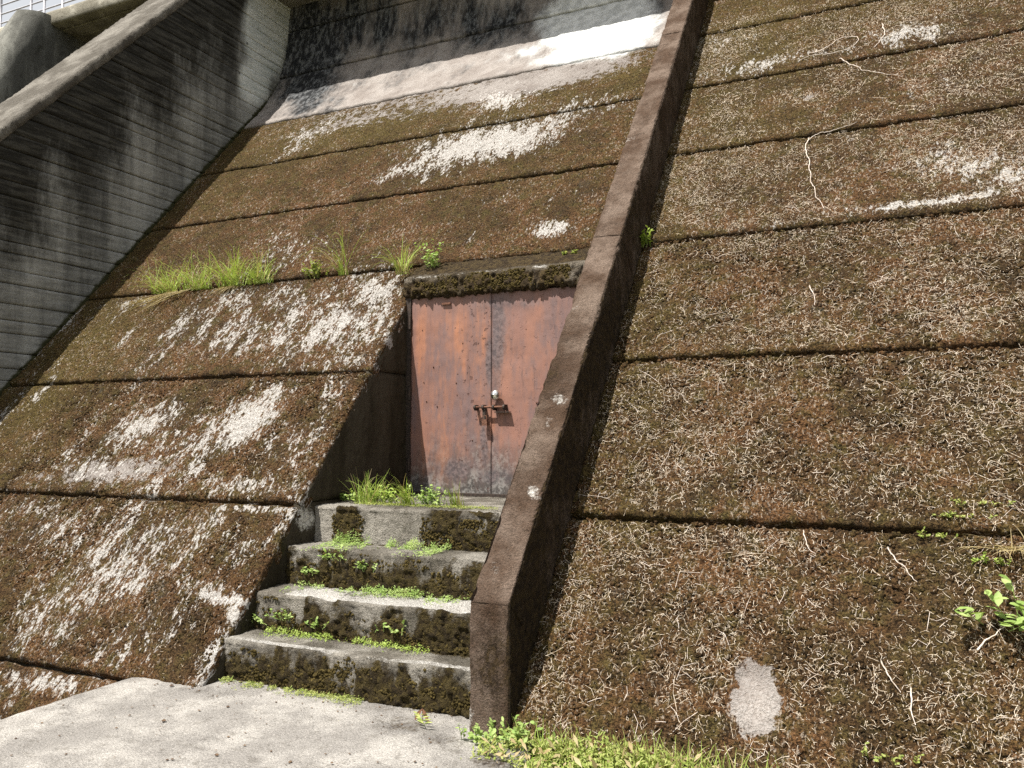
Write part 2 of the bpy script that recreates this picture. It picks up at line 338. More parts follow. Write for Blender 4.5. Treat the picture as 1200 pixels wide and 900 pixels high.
def panel(name, x0, x1, z0, z1, xs, parent, row, right=False, seed=0):
    g = .010; a0, a1 = z0+g, z1-g
    zz = np.linspace(a0, a1, int(max(8, (a1-a0)/math.sin(ANG)/xs[1])))
    xx = xs[0]
    X, Z = np.meshgrid(xx, zz, indexing='ij'); Y = prof(Z); P = np.stack([X, Y, Z], -1)
    sl = (prof(Z+.01)-prof(Z-.01))/.02; nn = np.stack([0*sl, -1/np.hypot(1, sl), sl/np.hypot(1, sl)], -1)   # outward normal
    px, py = to_px(P)
    at = {k: blobs(px, py, L) for k, L in (('lichen', LICH), ('bare', BARE), ('olive', OLIV), ('clean', CLEAN), ('black', BLACK))}
    if row >= 8 and not right: at['black'] = np.maximum(at['black'], .25)
    if row < 8:
        at['black'] = at['black']*sstep(5.9, 6.6, Z); at['clean'] = at['clean']*sstep(5.8, 6.4, Z)
    if row >= 7 and not right: at['bare'] = np.maximum(at['bare'], 1.2)
    if right: at['clean'] = at['clean']*0; at['black'] = at['black']*0; at['olive'] = np.maximum(at['olive'], .5*sstep(5.3, 6.3, Z))
    elif row <= 3: at['lichen'] = np.maximum(at['lichen'], .62*sstep(.42, .75, fbm(P*np.array([1, .35, .35]), 3.2, 3, 91)))
    # narrow strip of dust on the upper edge of a panel
    dt = (a1-Z)/math.sin(ANG); db = (Z-a0)/math.sin(ANG); dl = X-x0; dr = x1-X
    at['bare'] = np.maximum(at['bare'], .45*np.exp(-(dt/.03)**2)*noise(P, 1.3, 5))
    at['olive'] = np.maximum(at['olive'], .8*np.exp(-((x0 if not right else x0)-X)**2/.12)*(1 if not right else .8))
    soft = np.clip(1-np.maximum(at['bare']*.9, at['lichen']*.6), .15, 1)
    if row >= 7 and not right: soft = soft*.25
    d = (.016*(fbm(P, 9, 3, 1)-.5)*2 + .010*soft*(noise(P, 30, 5)-.5)*2 + .017*soft*(noise(P, 58, 8)-.3))
    # rounded, crumbling borders; the lower border stands a little proud
    wob = .012*fbm(P, 14, 2, 21)
    e = np.minimum(np.minimum(dt, db), np.minimum(dl, dr))
    d = d-.024*np.exp(-np.maximum(e-wob*.5, 0)/.010)+.010*np.exp(-db/.10)-.006*np.exp(-dt/.06)
    P = P+nn*d[..., None]
    sidew = (fbm(np.stack([X, 0*X, 0*X+row*3.1], -1), 11, 3, 33)-.5)*.02
    edge = np.exp(-np.minimum(dt, db)/.03)*np.where(dt < db, -1, 1)
    P = P+np.array(SD)*(sidew*edge)[..., None]
    # skirts
    depth = .10
    def ext(A): return np.concatenate([A[:1], A, A[-1:]], 0)
    P2 = ext(P); P2[0] -= nn[0]*depth; P2[-1] -= nn[-1]*depth
    P2 = np.concatenate([P2[:, :1], P2, P2[:, -1:]], 1); n2 = ext(nn)
    P2[:, 0] -= n2[:, 0]*depth; P2[:, -1] -= n2[:, -1]*depth
    m, n_ = P2.shape[:2]
    me = fast_mesh(name, P2.reshape(-1, 3), grid_faces(m, n_))
    for k, v in at.items():
        v = ext(v); v = np.concatenate([v[:, :1], v, v[:, -1:]], 1); attr(me, k, v)
    return link(name, me, M['slab'], parent)

def stations(x0, x1, step, fine_to=None, coarse=.12):
    if fine_to is None or fine_to >= x1: return np.linspace(x0, x1, int((x1-x0)/step)+2), step
    a = np.arange(x0, fine_to, step); b = np.linspace(fine_to, x1, int((x1-fine_to)/coarse)+2); return np.concatenate([a, b]), step

# ------------------------------------------------------------------ ground and walkway
def ground():
    xs = np.concatenate([[-400, -120, -40], np.linspace(-16, 12, 90), [40, 120, 400]]); ys = np.concatenate([[-400, -120, -40], np.linspace(-14, 5.5, 60), [12]])
    X, Y = np.meshgrid(xs, ys, indexing='ij'); P = np.stack([X, Y, 0*X], -1)
    hi = sstep(-4.4, -3.4, X); Z = -1.35*(1-hi)-.06*hi+.05*(fbm(P, .8, 3, 2)-.5)+.03*(fbm(P, 4, 2, 4)-.5)*sstep(-2.2, -1.6, X)
    P[..., 2] = Z
    me = fast_mesh('ground', P.reshape(-1, 3), grid_faces(*P.shape[:2])); return tag(link('ground', me, M['ground']), kind='structure')
ground()
def walkway():
    x0, x1 = -4.665, -1.72
    xs = np.linspace(x0, x1, 130); ys = np.concatenate([np.linspace(-9, 1, 30)[:-1], np.linspace(1, 4.35, 150)])
    X, Y = np.meshgrid(xs, ys, indexing='ij'); P = np.stack([X, Y, 0*X], -1)
    P[..., 2] = .012*(fbm(P, 3, 3, 6)-.5)+.006*(fbm(P, 22, 3, 8)-.5)-.03*np.exp(-(X-x0)/.025)
    P[..., 0] += .035*(fbm(np.stack([0*X, Y, 0*X], -1), 3.5, 4, 9)-.5)*np.exp(-(X-x0)/.08)
    P[..., 1] = np.where(X < -4.1, np.minimum(Y, 4.35), Y)
    px, py = to_px(P)
    moss = blobs(px, py, [(470,850,60,20,8,.55),(540,880,60,30,8,.45),(330,800,90,8,8,.5),(160,830,200,16,-10,.18),(480,830,110,14,8,.5),(250,812,60,6,6,.5),(520,868,50,14,10,.55),(90,818,90,5,-20,.4),(370,840,60,10,5,.32),(200,870,70,12,0,.28),(580,890,40,30,0,.6),(400,820,160,10,8,.25)])
    pale = blobs(px, py, [(60,880,120,30,0,.25),(250,850,120,30,0,.2)])
    def ext(A): return np.concatenate([A[:1], A, A[-1:]], 0)
    P2 = ext(P); P2[0, :, 2] -= .4; P2[-1, :, 2] -= .4
    me = fast_mesh('walkway', P2.reshape(-1, 3), grid_faces(*P2.shape[:2])); attr(me, 'moss', ext(moss)); attr(me, 'pale', ext(pale))
    return tag(link('walkway', me, M['pave']), kind='structure')
walkway()

# ------------------------------------------------------------------ dam
dam = thing('dam_face', 'sloping moss-covered concrete dam face of wide stacked panels with a door recess', 'dam', (-3, 4, 0))
def core(x0, x1, zlo, name='core', recess=False):
    zs = np.concatenate([np.linspace(zlo, 6.3, 12), np.linspace(6.4, 9.4, 24)]); off = .075
    pr = [(prof(z)+off*.75, z-off*.6) for z in zs]
    if recess: pr = [(6.62, -1.5), (6.62, 2.95)]+[p for p in pr if p[1] > 3.0]
    else: pr = [(pr[0][0]-.2, -1.9)]+pr
    pr = pr+[(13.5, 9.35), (13.5, -1.9)]
    k = len(pr); V = [(x0, *p) for p in pr]+[(x1, *p) for p in pr]
    Fc = [(i, (i+1) % k, k+(i+1) % k, k+i) for i in range(k)]+[tuple(range(k))[::-1], tuple(range(k, 2*k))]
    return link(name, mesh(name, V, Fc), M['core'], dam, False)
core(-22, CX-.03, -1.3); core(CX-.03, RL+.05, 3., recess=True); core(RL+.05, 9, -1.3)
for i in range(len(JZ)-1):
    z0, z1 = JZ[i], JZ[i+1]; st = .0155 if i < 4 else .019
    xr = CX if i <= 3 else RL+.02
    panel('panel', WX, xr, z0, z1, stations(WX, xr, st), dam, i)
    if i >= 1 and i < 9: panel('panel', RR-.02, 8.5, z0, z1, stations(RR-.02, 8.5, .0125 if i < 4 else .017, 1.9, .1), dam, i, True)
# panels of the next bay, behind the wing wall
# cheek facing of the recess (left), one piece per lift
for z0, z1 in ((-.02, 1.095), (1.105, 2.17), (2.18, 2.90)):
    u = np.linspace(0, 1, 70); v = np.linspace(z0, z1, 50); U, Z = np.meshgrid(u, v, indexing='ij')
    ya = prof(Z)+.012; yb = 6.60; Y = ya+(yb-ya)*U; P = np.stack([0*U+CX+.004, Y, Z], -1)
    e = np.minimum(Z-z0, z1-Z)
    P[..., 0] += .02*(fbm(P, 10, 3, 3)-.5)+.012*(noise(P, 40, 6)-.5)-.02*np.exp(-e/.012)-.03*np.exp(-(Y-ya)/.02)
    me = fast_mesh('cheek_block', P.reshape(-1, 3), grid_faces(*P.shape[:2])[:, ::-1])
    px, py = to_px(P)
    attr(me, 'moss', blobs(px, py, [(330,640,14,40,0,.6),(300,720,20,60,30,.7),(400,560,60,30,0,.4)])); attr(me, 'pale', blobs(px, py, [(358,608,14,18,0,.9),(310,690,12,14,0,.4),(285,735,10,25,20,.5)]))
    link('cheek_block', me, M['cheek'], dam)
# lintel: a rough block over the door with a weathered, sloping top
def lintel():
    y0 = 6.43; sec = [(6.62, 2.885), (y0+.03, 2.885), (y0+.008, 2.895), (y0, 2.93), (y0, 3.0), (y0+.002, 3.05), (y0+.02, 3.078), (y0+.06, 3.10), (6.60, 3.18), (6.75, 3.262), (6.84, 3.262)]
    s = np.array(sec); t = np.concatenate([[0], np.cumsum(np.hypot(*np.diff(s, axis=0).T))]); tt = np.linspace(0, t[-1], 60)
    sy, sz = np.interp(tt, t, s[:, 0]), np.interp(tt, t, s[:, 1]); xs = np.linspace(CX-.035, RL+.05, 190)
    X, Yy = np.meshgrid(xs, sy, indexing='ij'); _, Zz = np.meshgrid(xs, sz, indexing='ij'); P = np.stack([X, Yy, Zz], -1)
    nn = gnormals(P)
    if nn[0, 20][1] > 0: nn = -nn
    face = (Yy < 6.47).astype(float)
    P = P+nn*(.025*(fbm(P, 12, 3, 4)-.5)+face*.05*(noise(P*np.array([1, 1, .7]), 42, 7)-.4)+.012*(noise(P, 80, 3)-.5))[..., None]
    e = np.minimum(X-xs[0], xs[-1]-X); P = P-nn*(.03*np.exp(-e/.02))[..., None]
    P2 = np.concatenate([P[:1], P, P[-1:]], 0); P2[0, :, 1] += .15; P2[-1, :, 1] += .1
    me = fast_mesh('lintel', P2.reshape(-1, 3), grid_faces(*P2.shape[:2]))
    Z2 = P2[..., 2]; Y2 = P2[..., 1]; top = np.exp(-((Z2-3.075)/.028)**2)
    attr(me, 'moss', np.maximum(np.clip(.85-.9*top, 0, 1)*(.55+.7*noise(P2*np.array([1, 1, .25]), 7, 2)), np.where(Y2 > 6.5, .9, 0))); attr(me, 'pale', .15*top+.9*top*noise(P2*np.array([1,.3,.3]), 6, 6))
    return link('lintel', me, M['lintel'], dam)
lintel()

# ------------------------------------------------------------------ buttress rib
rib = thing('buttress_rib', 'narrow sloping concrete rib running up between steps and right dam panels', 'wall', (-1.98, 4.03, 0))
RH = .44
def rib_piece(s0, s1, first=False, seed=0):
    # s measured along slope from the front top corner (y 4.03, z .695)
    B0 = np.array([0, 4.03, .695]); r = .022
    sec = [(RL, -.9)]+[(RL, q) for q in np.linspace(-.6, -r, 14)]+[(RL+r*(1-math.cos(a)), -r+r*math.sin(a)) for a in np.linspace(.3, math.pi/2, 4)] + \
          [(x, 0.) for x in np.linspace(RL+r*1.4, RR-r*1.4, 13)]+[(RR-r*(1-math.cos(a)), -r+r*math.sin(a)) for a in np.linspace(math.pi/2, .3, 4)]+[(RR, q) for q in np.linspace(-r, -.6, 28)]+[(RR, -.9)]
    sec = np.array(sec); st = np.arange(s0+.004, s1-.002, .02)
    S, _ = np.meshgrid(st, sec[:, 0], indexing='ij'); SX = np.broadcast_to(sec[:, 0], S.shape); SH = np.broadcast_to(sec[:, 1], S.shape)
    P = B0+S[..., None]*SD+SH[..., None]*SN; P[..., 0] = SX
    if first:        # the foot: section lines run down to the ground instead of along the slope normal
        pass
    nn = gnormals(P); mid = nn[len(st)//2, 20]
    if mid @ SN < 0: nn = -nn
    e = np.minimum(S-s0 if not first else S*0+9, s1-S)
    P = P+nn*(.014*(fbm(P, 7, 3, 5)-.5)+.010*(noise(P, 38, 6)-.5)+.008*(noise(P, 70, 2)-.5)-.02*sstep(.6, .8, noise(P, 11, 31))*np.exp(-((np.minimum(np.abs(SX-RL), np.abs(SX-RR))+np.abs(SH))/.03)**2)-.004*np.exp(-e/.005))[..., None]
    P2 = np.concatenate([P[:1], P, P[-1:]], 0)
    ctr = np.array([(RL+RR)/2, 0, 0])
    for k in (0, -1):
        c = P2[k].mean(0); P2[k] = P2[k]+(c-P2[k])*.25
    return P2, S
def rib_attrs(me, P):
    px, py = to_px(P)
    attr(me, 'moss', blobs(px, py, [(640,440,40,50,60,.55),(660,400,30,60,60,.4),(600,560,40,60,60,.5),(590,620,40,40,60,.35),(575,780,60,90,0,.6),(700,250,30,40,60,.25)]) + np.where(P[..., 0] > RR-.012, .55, 0))
    attr(me, 'pale', blobs(px, py, [(668,362,24,6,-10,.5),(720,230,30,60,60,.18),(660,420,30,90,60,.16),(655,468,13,9,-10,.6),(625,580,14,12,-10,.5),(578,665,14,18,20,.5),(600,640,12,20,20,.45),(735,165,24,5,-10,.6),(640,500,10,30,20,.5),(690,300,8,40,20,.2),(625,578,13,13,-10,.7),(655,468,13,9,-10,.75),(765,60,14,40,20,.3),(705,240,12,30,20,.3),(635,520,10,40,25,.35),(740,130,14,40,20,.3),(556,700,8,12,0,.5),(548,840,8,20,0,.8)]))
SEG = [0, float((on_slab(697, 278, RH)-np.array([0, 4.03, .695]))@SD), 6.9, 9.6]
for i, (a, b) in enumerate(zip(SEG[:-1], SEG[1:])):
    P2, _ = rib_piece(a, b, i == 0, i)
    me = fast_mesh('rib_segment', P2.reshape(-1, 3), grid_faces(*P2.shape[:2]));
    rib_attrs(me, P2); link('rib_segment', me, M['rib'], rib)
def rib_foot():
    r = .02; x = [(RL, 1.2)]+[(RL, q) for q in np.linspace(.8, r, 20)]+[(RL+r*(1-math.cos(a)), r-r*math.sin(a)) for a in np.linspace(.3, math.pi/2, 4)]+[(q, 0) for q in np.linspace(RL+r*1.4, RR-r*1.4, 14)]+[(RR-r*(1-math.cos(a)), r-r*math.sin(a)) for a in np.linspace(math.pi/2, .3, 4)]+[(RR, q) for q in np.linspace(r, .8, 40)]+[(RR, 1.2)]
    x = np.array(x); u = np.concatenate([np.linspace(0, 1, 44)])
    U, SX = np.meshgrid(u, x[:, 0], indexing='ij'); D = np.broadcast_to(x[:, 1], U.shape)
    top = .695+D*TAN-.002; Z = -.35+(top+.35)*U; Y = 4.03+D; P = np.stack([SX, Y, Z], -1)
    nn = gnormals(P); 
    if nn[20, 30][1] > 0: nn = -nn
    e = np.abs(top-Z)
    P = P+nn*(.012*(fbm(P, 7, 3, 5)-.5)+.009*(noise(P, 38, 6)-.5)-.004*np.exp(-e/.012)*(D < .03)+.008*(noise(P, 60, 9)-.5)*(D < .06))[..., None]
    # keep the foot's flanks just inside the sloping segments
    P[..., 0] = np.where(D > .06, np.clip(P[..., 0], RL+.012, RR-.004), P[..., 0])
    me = fast_mesh('rib_foot', P.reshape(-1, 3), grid_faces(*P.shape[:2])); rib_attrs(me, P); link('rib_foot', me, M['rib'], rib)
rib_foot()

# ------------------------------------------------------------------ steps
stairs = thing('staircase', 'four worn mossy concrete steps leading up to the rusty door', 'stairs', (-3.05, 4.7, 0))
SY = [4.235, 4.515, 4.835, 5.14, 6.62]; SZ = [0, .262, .522, .802, PLZ]
def step(k):
    y0, y1 = SY[k], SY[k+1]+.06; z0, z1 = SZ[k]-.05, SZ[k+1]; r = .035
    sec = [(y0+.004, z) for z in np.linspace(z0, z1-r, 22)]+[(y0+r*(1-math.cos(a)), z1-r+r*math.sin(a)) for a in np.linspace(.25, math.pi/2, 6)]+[(y, z1) for y in np.linspace(y0+r*1.3, y1, 24 if k < 3 else 70)]
    sec = np.array(sec); xs = np.linspace(CX+.0, RL+.03, 170)
    X, Y = np.meshgrid(xs, sec[:, 0], indexing='ij'); _, Z = np.meshgrid(xs, sec[:, 1], indexing='ij'); P = np.stack([X, Y, Z], -1)
    nn = gnormals(P)
    if nn[80, -3][2] < 0: nn = -nn
    hgt = (Z-z0)/(z1-z0); riser = (Z < z1-.01) & (Y < y0+.03)
    drip = noise(np.stack([X, 0*X+k, Z*.25], -1), 9, 3)*.40+noise(np.stack([X, 0*X+k, Z*.3], -1), 24, 4)*.30
    moss = np.where(riser, np.clip(1.12-.80*hgt-1.8*(drip-.35), 0, 1), .0)
    if k == 3: moss = np.where(riser, 1.0*np.maximum(np.exp(-((X+3.72)/.12)**4), np.exp(-((X+2.72)/.33)**4)*sstep(.25, .6, noise(P, 7, 9)+.15))*.95, 0)
    if k == 0: moss = np.where(riser, np.clip(1.18-.80*hgt-1.8*(drip-.35), 0, 1), 0)
    tread = (~riser)
    pale = np.where(tread & (Y < y0+.10), .55, 0)*noise(P, 3, 15)*1.2
    if k == 1: pale = np.where(tread, (.55+.8*noise(P, 4, 18))*sstep(-4.1, -3.5, X), pale)
    if k == 0: pale = np.where(tread & (Y < y0+.07), .35+.7*noise(P, 3, 19), pale*.4)
    moss = moss+np.where(tread, np.clip((.30 if k != 1 else .12)+.6*(fbm(P, 6, 3, 77)-.5)+.45*np.exp(-(y1-.06-Y)/.05), 0, .8), 0)
    P = P+nn*(.03*(fbm(P, 4, 3, 12)-.5)-.03*sstep(.62, .8, noise(P, 9, 55))*np.exp(-((Y-y0)/.05)**2)*np.exp(-((Z-z1)/.05)**2)+.010*(noise(P, 36, 6)-.5)+.055*np.clip(moss, 0, 1)*riser*(noise(P, 30, 7)*.6+noise(P, 58, 8)*.5-.2))[..., None]
    P2 = np.concatenate([P[:, :1], P], 1); P2[:, 0, 1] += .1
    P2 = np.concatenate([P2[:1], P2, P2[-1:]], 0); P2[0, :, 2] -= .1; P2[-1, :, 2] -= .1
    e = lambda A: (lambda B: np.concatenate([B[:1], B, B[-1:]], 0))(np.concatenate([A[:, :1], A], 1))
    me = fast_mesh('step', P2.reshape(-1, 3), grid_faces(*P2.shape[:2])[:, ::-1]); attr(me, 'moss', e(moss)); attr(me, 'pale', e(pale))
    return link('step', me, M['step'], stairs)
for k in range(4): step(k)

# ------------------------------------------------------------------ door
DY = 6.475; SEAM = -3.155
door = thing('steel_door', 'rusty reddish double-leaf steel door set deep in the dam recess', 'door', (-3.1, DY, PLZ))
def leaf(x0, x1, y, name='door_leaf'):
    xs = np.linspace(x0, x1, 60); zs = np.linspace(PLZ+.02, 2.883, 110); X, Z = np.meshgrid(xs, zs, indexing='ij'); P = np.stack([X, 0*X+y, Z], -1)
    P[..., 1] += .022*(fbm(P, 2.4, 3, 3)-.5)+.0025*(noise(P, 26, 3)-.5)
    P2 = np.concatenate([P[:1], P, P[-1:]], 0); P2[0, :, 1] += .04; P2[-1, :, 1] += .04
    me = fast_mesh(name, P2.reshape(-1, 3), grid_faces(*P2.shape[:2])); px, py = to_px(P2)
    attr(me, 'stain', blobs(px, py, [(584,395,9,60,0,.9),(573,430,5,40,0,.9),(545,398,9,14,0,.5),(567,520,6,30,0,.9),(548,505,7,30,0,.55),(535,550,28,16,0,.8),(580,560,30,14,0,.7),(500,350,30,10,0,.5),(600,355,60,9,0,.6),(565,355,10,30,0,.5),(625,420,8,60,0,.3),(505,540,14,40,0,.6),(592,500,9,22,0,.45),(600,400,14,40,0,.4)]))
    return link(name, me, M['door'], door)
lf = leaf(CX+.045, SEAM-.004, DY-.006); rg = leaf(SEAM, RL-.17, DY)
def part(name, vf, mat, parent, smooth=False):
    o = link(name, mesh(name, *vf), M[mat], None, smooth); o.parent = parent
    off = parent.location+(parent.parent.location if parent.parent else Vector((0, 0, 0))); o.location = -off; return o
part('door_frame', join([box_mb((CX+.02, DY+.03, 2.0), (.05, .10, 1.85)), box_mb((RL-.06, DY+.03, 2.0), (.22, .08, 1.85)), box_mb((-3.05, DY+.06, 2.0), (2.0, .03, 1.9))]), 'darkiron', door)
part('sill', box_mb((-3.08, DY-.03, PLZ+.012), (1.95, .06, .03)), 'darkiron', door)
# hinges on the left leaf
for z in (2.66, 2.0, 1.35):
    part('hinge', tube([(CX+.038, DY-.022, z-.06), (CX+.038, DY-.022, z+.06)], .014), 'darkiron', lf)
# sliding bolt across the seam, with its brackets, hasp and padlock, and the round knob above
bc = on_y(575, 477, DY-.05); bz = bc[2]
xb0, xb1 = on_y(557, 477, DY-.05)[0], on_y(592, 477, DY-.05)[0]
bolt = part('bolt', tube([(xb0, DY-.055, bz), (xb1, DY-.055, bz)], .0105, 10), 'iron', rg, True)
for fx in (.0, .27, .62, .97):
    x = xb0+(xb1-xb0)*fx
    part('bracket', join([box_mb((x, DY-.03, bz-.004), (.016, .06, .05)), tube([(x-.009, DY-.055, bz), (x+.009, DY-.055, bz)], .02, 10)]), 'darkiron', rg)
hx = on_y(568, 487, DY-.04)[0]
part('hasp', join([box_mb((hx, DY-.05, bz-.055), (.028, .012, .11)), tube([(hx, DY-.06, bz-.02), (hx, DY-.03, bz-.02)], .012, 8)]), 'darkiron', lf)
pad = part('padlock', join([box_mb((hx+.008, DY-.052, bz-.135), (.05, .026, .055)), tube([(hx-.008, DY-.052, bz-.11), (hx-.006, DY-.052, bz-.08), (hx+.008, DY-.052, bz-.07), (hx+.022, DY-.052, bz-.08), (hx+.024, DY-.052, bz-.11)], .005, 6)]), 'iron', lf)
kx, _, kz = on_y(580.5, 463, DY-.05)
part('knob_stem', tube([(kx, DY+.01, kz), (kx, DY-.06, kz)], .013, 10), 'darkiron', rg, True)
kp = [(kx, DY-.05-.04*math.sin(a), kz) for a in np.linspace(-.5, math.pi/2, 10)]
part('knob', tube(kp, [max(.048*math.cos(a), .004) for a in np.linspace(-.5, math.pi/2, 10)], 16), 'chrome', rg, True)
part('cross_bar', box_mb((hx+.17, DY-.03, bz-.045), (.14, .05, .008)), 'darkiron', rg)
for q in range(26):          # rivets and blisters standing off the sheets
    L = q % 2; x = random.uniform(-3.9, -3.22) if L else random.uniform(-3.1, -2.45); z = random.uniform(1.3, 2.8); r = random.uniform(.004, .008)
    kp = [(x, DY-.006*L+.002-r*math.sin(a), z) for a in np.linspace(0, math.pi/2, 4)]
    part('rivet', tube(kp, [max(r*math.cos(a), .0008) for a in np.linspace(0, math.pi/2, 4)], 7), 'iron', lf if L else rg, True)
# upper latch bar near the head of the left leaf
lz = on_y(524, 356, DY)[2]; lx = on_y(524, 356, DY)[0]
part('latch_plate', box_mb((lx, DY-.014, lz), (.09, .012, .018)), 'iron', lf)

# ------------------------------------------------------------------ wing wall with board marks
wing = thing('wing_wall', 'tall dark board-marked concrete wing wall left of the dam panels', 'wall', (-9.3, 7, 0))
TS = 1.125
def wtop(y): return 5.007+(y-5.648)*TS
WT = .95
def wing_core():
    ys = [2.2, 9.35]; V = []; off = .03
    pr = [(1.9, -1.9), (1.9, wtop(1.9)-off if wtop(1.9) > .7 else .7), (9.6, wtop(9.6)-off), (10.6, wtop(9.6)-off), (10.6, -1.9)]
    k = len(pr); V = [(WX-.02-WT+.05, *p) for p in pr]+[(WX-.02, *p) for p in pr]
    Fc = [(i, (i+1) % k, k+(i+1) % k, k+i) for i in range(k)]+[tuple(range(k))[::-1], tuple(range(k, 2*k))]
    link('core', mesh('wing_core', V, Fc), M['core'], wing, False)
wing_core()
def strip(z0, z1, i):
    rs = random.Random(i); ox = rs.uniform(-.004, .006); lo = max(z0, -1.2)
    def yl(z): return 5.648+(z-5.007)/TS+.012          # where the coping cuts the board
    def yh(z): return min(float(prof(z))+.06, 10.5)
    nz = 9; zs = np.linspace(z0+.003, z1-.003, nz); n = 150
    rows = []
    for z in zs:
        a, b = max(yl(z), 1.95), yh(z)
        if b-a < .08: return
        rows.append(np.stack([np.full(n, WX), np.linspace(a, b, n), np.full(n, z)], -1))
    P = np.stack(rows, 1)
    wv = .012*(fbm(np.stack([0*P[:, 0, 0], P[:, 0, 1], 0*P[:, 0, 0]+i], -1), 1.2, 3, 6)-.5)
    P[..., 2] += wv[:, None]
    e = np.minimum(P[..., 2]-z0-wv[:, None], z1-P[..., 2]+wv[:, None])
    open_ = -.25+1.9*noise(np.stack([0*P[..., 0], P[..., 1], 0*P[..., 0]+i*2.3], -1), 1.1, 14)
    P[..., 0] += ox+.010*(fbm(P*np.array([1, .5, 3]), 5, 3, 8)-.5)+.004*(noise(P, 30, 3)-.5)-.013*np.clip(open_, .05, 2)*np.exp(-np.maximum(e, 0)/.008)
    P2 = np.concatenate([P[:, :1], P, P[:, -1:]], 1); P2[:, 0, 0] -= .03; P2[:, -1, 0] -= .03
    me = fast_mesh('board_mark', P2.reshape(-1, 3), grid_faces(*P2.shape[:2]))
    px, py = to_px(P2); d = np.maximum(prof(P2[..., 2])-P2[..., 1], 0)
    attr(me, 'clean', blobs(px, py, [(312,40,26,62,0,1.1),(330,20,24,45,0,.9),(298,95,22,36,0,.9),(215,120,14,80,0,.42),(235,90,10,50,0,.30),(188,228,26,24,0,.38),(95,250,60,40,0,.10),(60,380,60,40,0,.22)]))
    attr(me, 'moss', .9*np.exp(-d/.14)*sstep(8.3, 6.5, P2[..., 2]))
    link('board_mark', me, M['wing'], wing)
z = -.2; i = 0
while z < 9.3:
    h = .125+.11*((i*37 % 11)/11); strip(z, z+h, i); z += h; i += 1
def coping():
    s = np.linspace(-4.2, 5.35, 330); B = np.array([0, 5.648, 5.007]); d = np.array([0, 1, TS]); d /= np.linalg.norm(d); nrm = np.array([0, -d[2], d[1]])
    sec = [(WX-.02, -.12), (WX+.012, -.10), (WX+.016, -.05), (WX+.012, -.015), (WX-.01, 0)]+[(x, 0.) for x in np.linspace(WX-.04, WX-WT+.04, 26)]+[(WX-WT+.01, -.015), (WX-WT, -.05), (WX-WT, -.5)]
    sec = np.array(sec); S, SX = np.meshgrid(s, sec[:, 0], indexing='ij'); H = np.broadcast_to(sec[:, 1], S.shape)
    P = B+S[..., None]*d+H[..., None]*nrm; P[..., 0] = SX
    nn = gnormals(P)
    if nn[50, 15] @ nrm < 0: nn = -nn
    P = P+nn*(.008*(fbm(P, 5, 3, 6)-.5)+.014*(noise(P, 28, 6)-.5))[..., None]
    me = fast_mesh('coping', P.reshape(-1, 3), grid_faces(*P.shape[:2])); px, py = to_px(P)
    attr(me, 'moss', .35*np.exp(-((WX-P[..., 0])/.2)**2)*noise(P, 2, 3)+.1); attr(me, 'pale', .25*np.exp(-((WX+.0-P[..., 0])/.05)**2)*noise(P, 3, 4)); link('coping', me, M['coping'], wing)
coping()

# ------------------------------------------------------------------ pier and footbridge at the crest
pier = thing('bridge_pier', 'leaning round-nosed concrete pier under the footbridge', 'pier', (-13.27, 7, 0))
def pier_build():
    r = .36; cx = -13.27; zs = np.linspace(-.5, 8.87, 60)
    sec = [(cx-r, 2.6)]+[(cx-r*math.cos(a), -r*math.sin(a)) for a in np.linspace(0, math.pi, 26)]+[(cx+r, q) for q in np.linspace(.15, 2.6, 10)]
    sec = np.array(sec); Z, SX = np.meshgrid(zs, sec[:, 0], indexing='ij'); D = np.broadcast_to(sec[:, 1], Z.shape)
    P = np.stack([SX, 9.10+D-(8.87-Z)/1.96, Z], -1)
    P[..., 1] = np.where(D > 2.5, 11.0, P[..., 1])
    nn = gnormals(P)
    if nn[30, 13][1] > 0: nn = -nn
    P = P+nn*(.03*(fbm(P, 3, 3, 6)-.5)+.02*(noise(P, 12, 5)-.5))[..., None]
    k = P.shape[1]; V = P.reshape(-1, 3); f = grid_faces(*P.shape[:2])
    me = fast_mesh('shaft', V, f); px, py = to_px(P); attr(me, 'moss', blobs(px, py, [(48,60,16,40,20,.55),(70,40,12,14,0,.5),(90,55,20,14,0,.4)])); attr(me, 'pale', blobs(px, py, [(30,33,14,3,0,.7)]))
    link('shaft', me, M['pier'], pier)
    top = P[-1]; c = top.mean(0)
    cap = link('cap', mesh('cap', [tuple(p) for p in top], [tuple(range(k))[::-1]]), M['pier'], pier)
pier_build()
br = thing('footbridge', 'concrete footbridge with thin steel railing along the dam crest', 'bridge', (-8, 10, 8.7))
DZ = 8.72; DY0 = 9.085
V, Fc = box_mb((-5, 10.65, DZ+.125), (40, 3.1, .21)); link('deck', mesh('deck', V, Fc), M['deck'], br, False)
def fascia():
    xs = np.linspace(-25, 15, 500); sec = np.array([(DY0+.2, DZ-.002), (DY0+.02, DZ-.002), (DY0, DZ+.02), (DY0, DZ+.1), (DY0, DZ+.2), (DY0+.02, DZ+.24), (DY0+.2, DZ+.24)])
    X, Y = np.meshgrid(xs, sec[:, 0], indexing='ij'); _, Z = np.meshgrid(xs, sec[:, 1], indexing='ij'); P = np.stack([X, Y, Z], -1)
    P[..., 1] += .01*(fbm(P, 4, 3, 3)-.5); me = fast_mesh('fascia', P.reshape(-1, 3), grid_faces(*P.shape[:2])); px, py = to_px(P)
    attr(me, 'moss', .3*noise(P, 1.5, 3)); attr(me, 'pale', 0*px); link('fascia', me, M['deck'], br)
fascia()
for k in range(5):           # board-marked soffit
    V, Fc = box_mb((-5, DY0+.36+k*.24, DZ+.004-.006*(k % 2)), (40, .234, .03)); link('soffit_board', mesh('soffit_board', V, Fc), M['deck'], br, False)
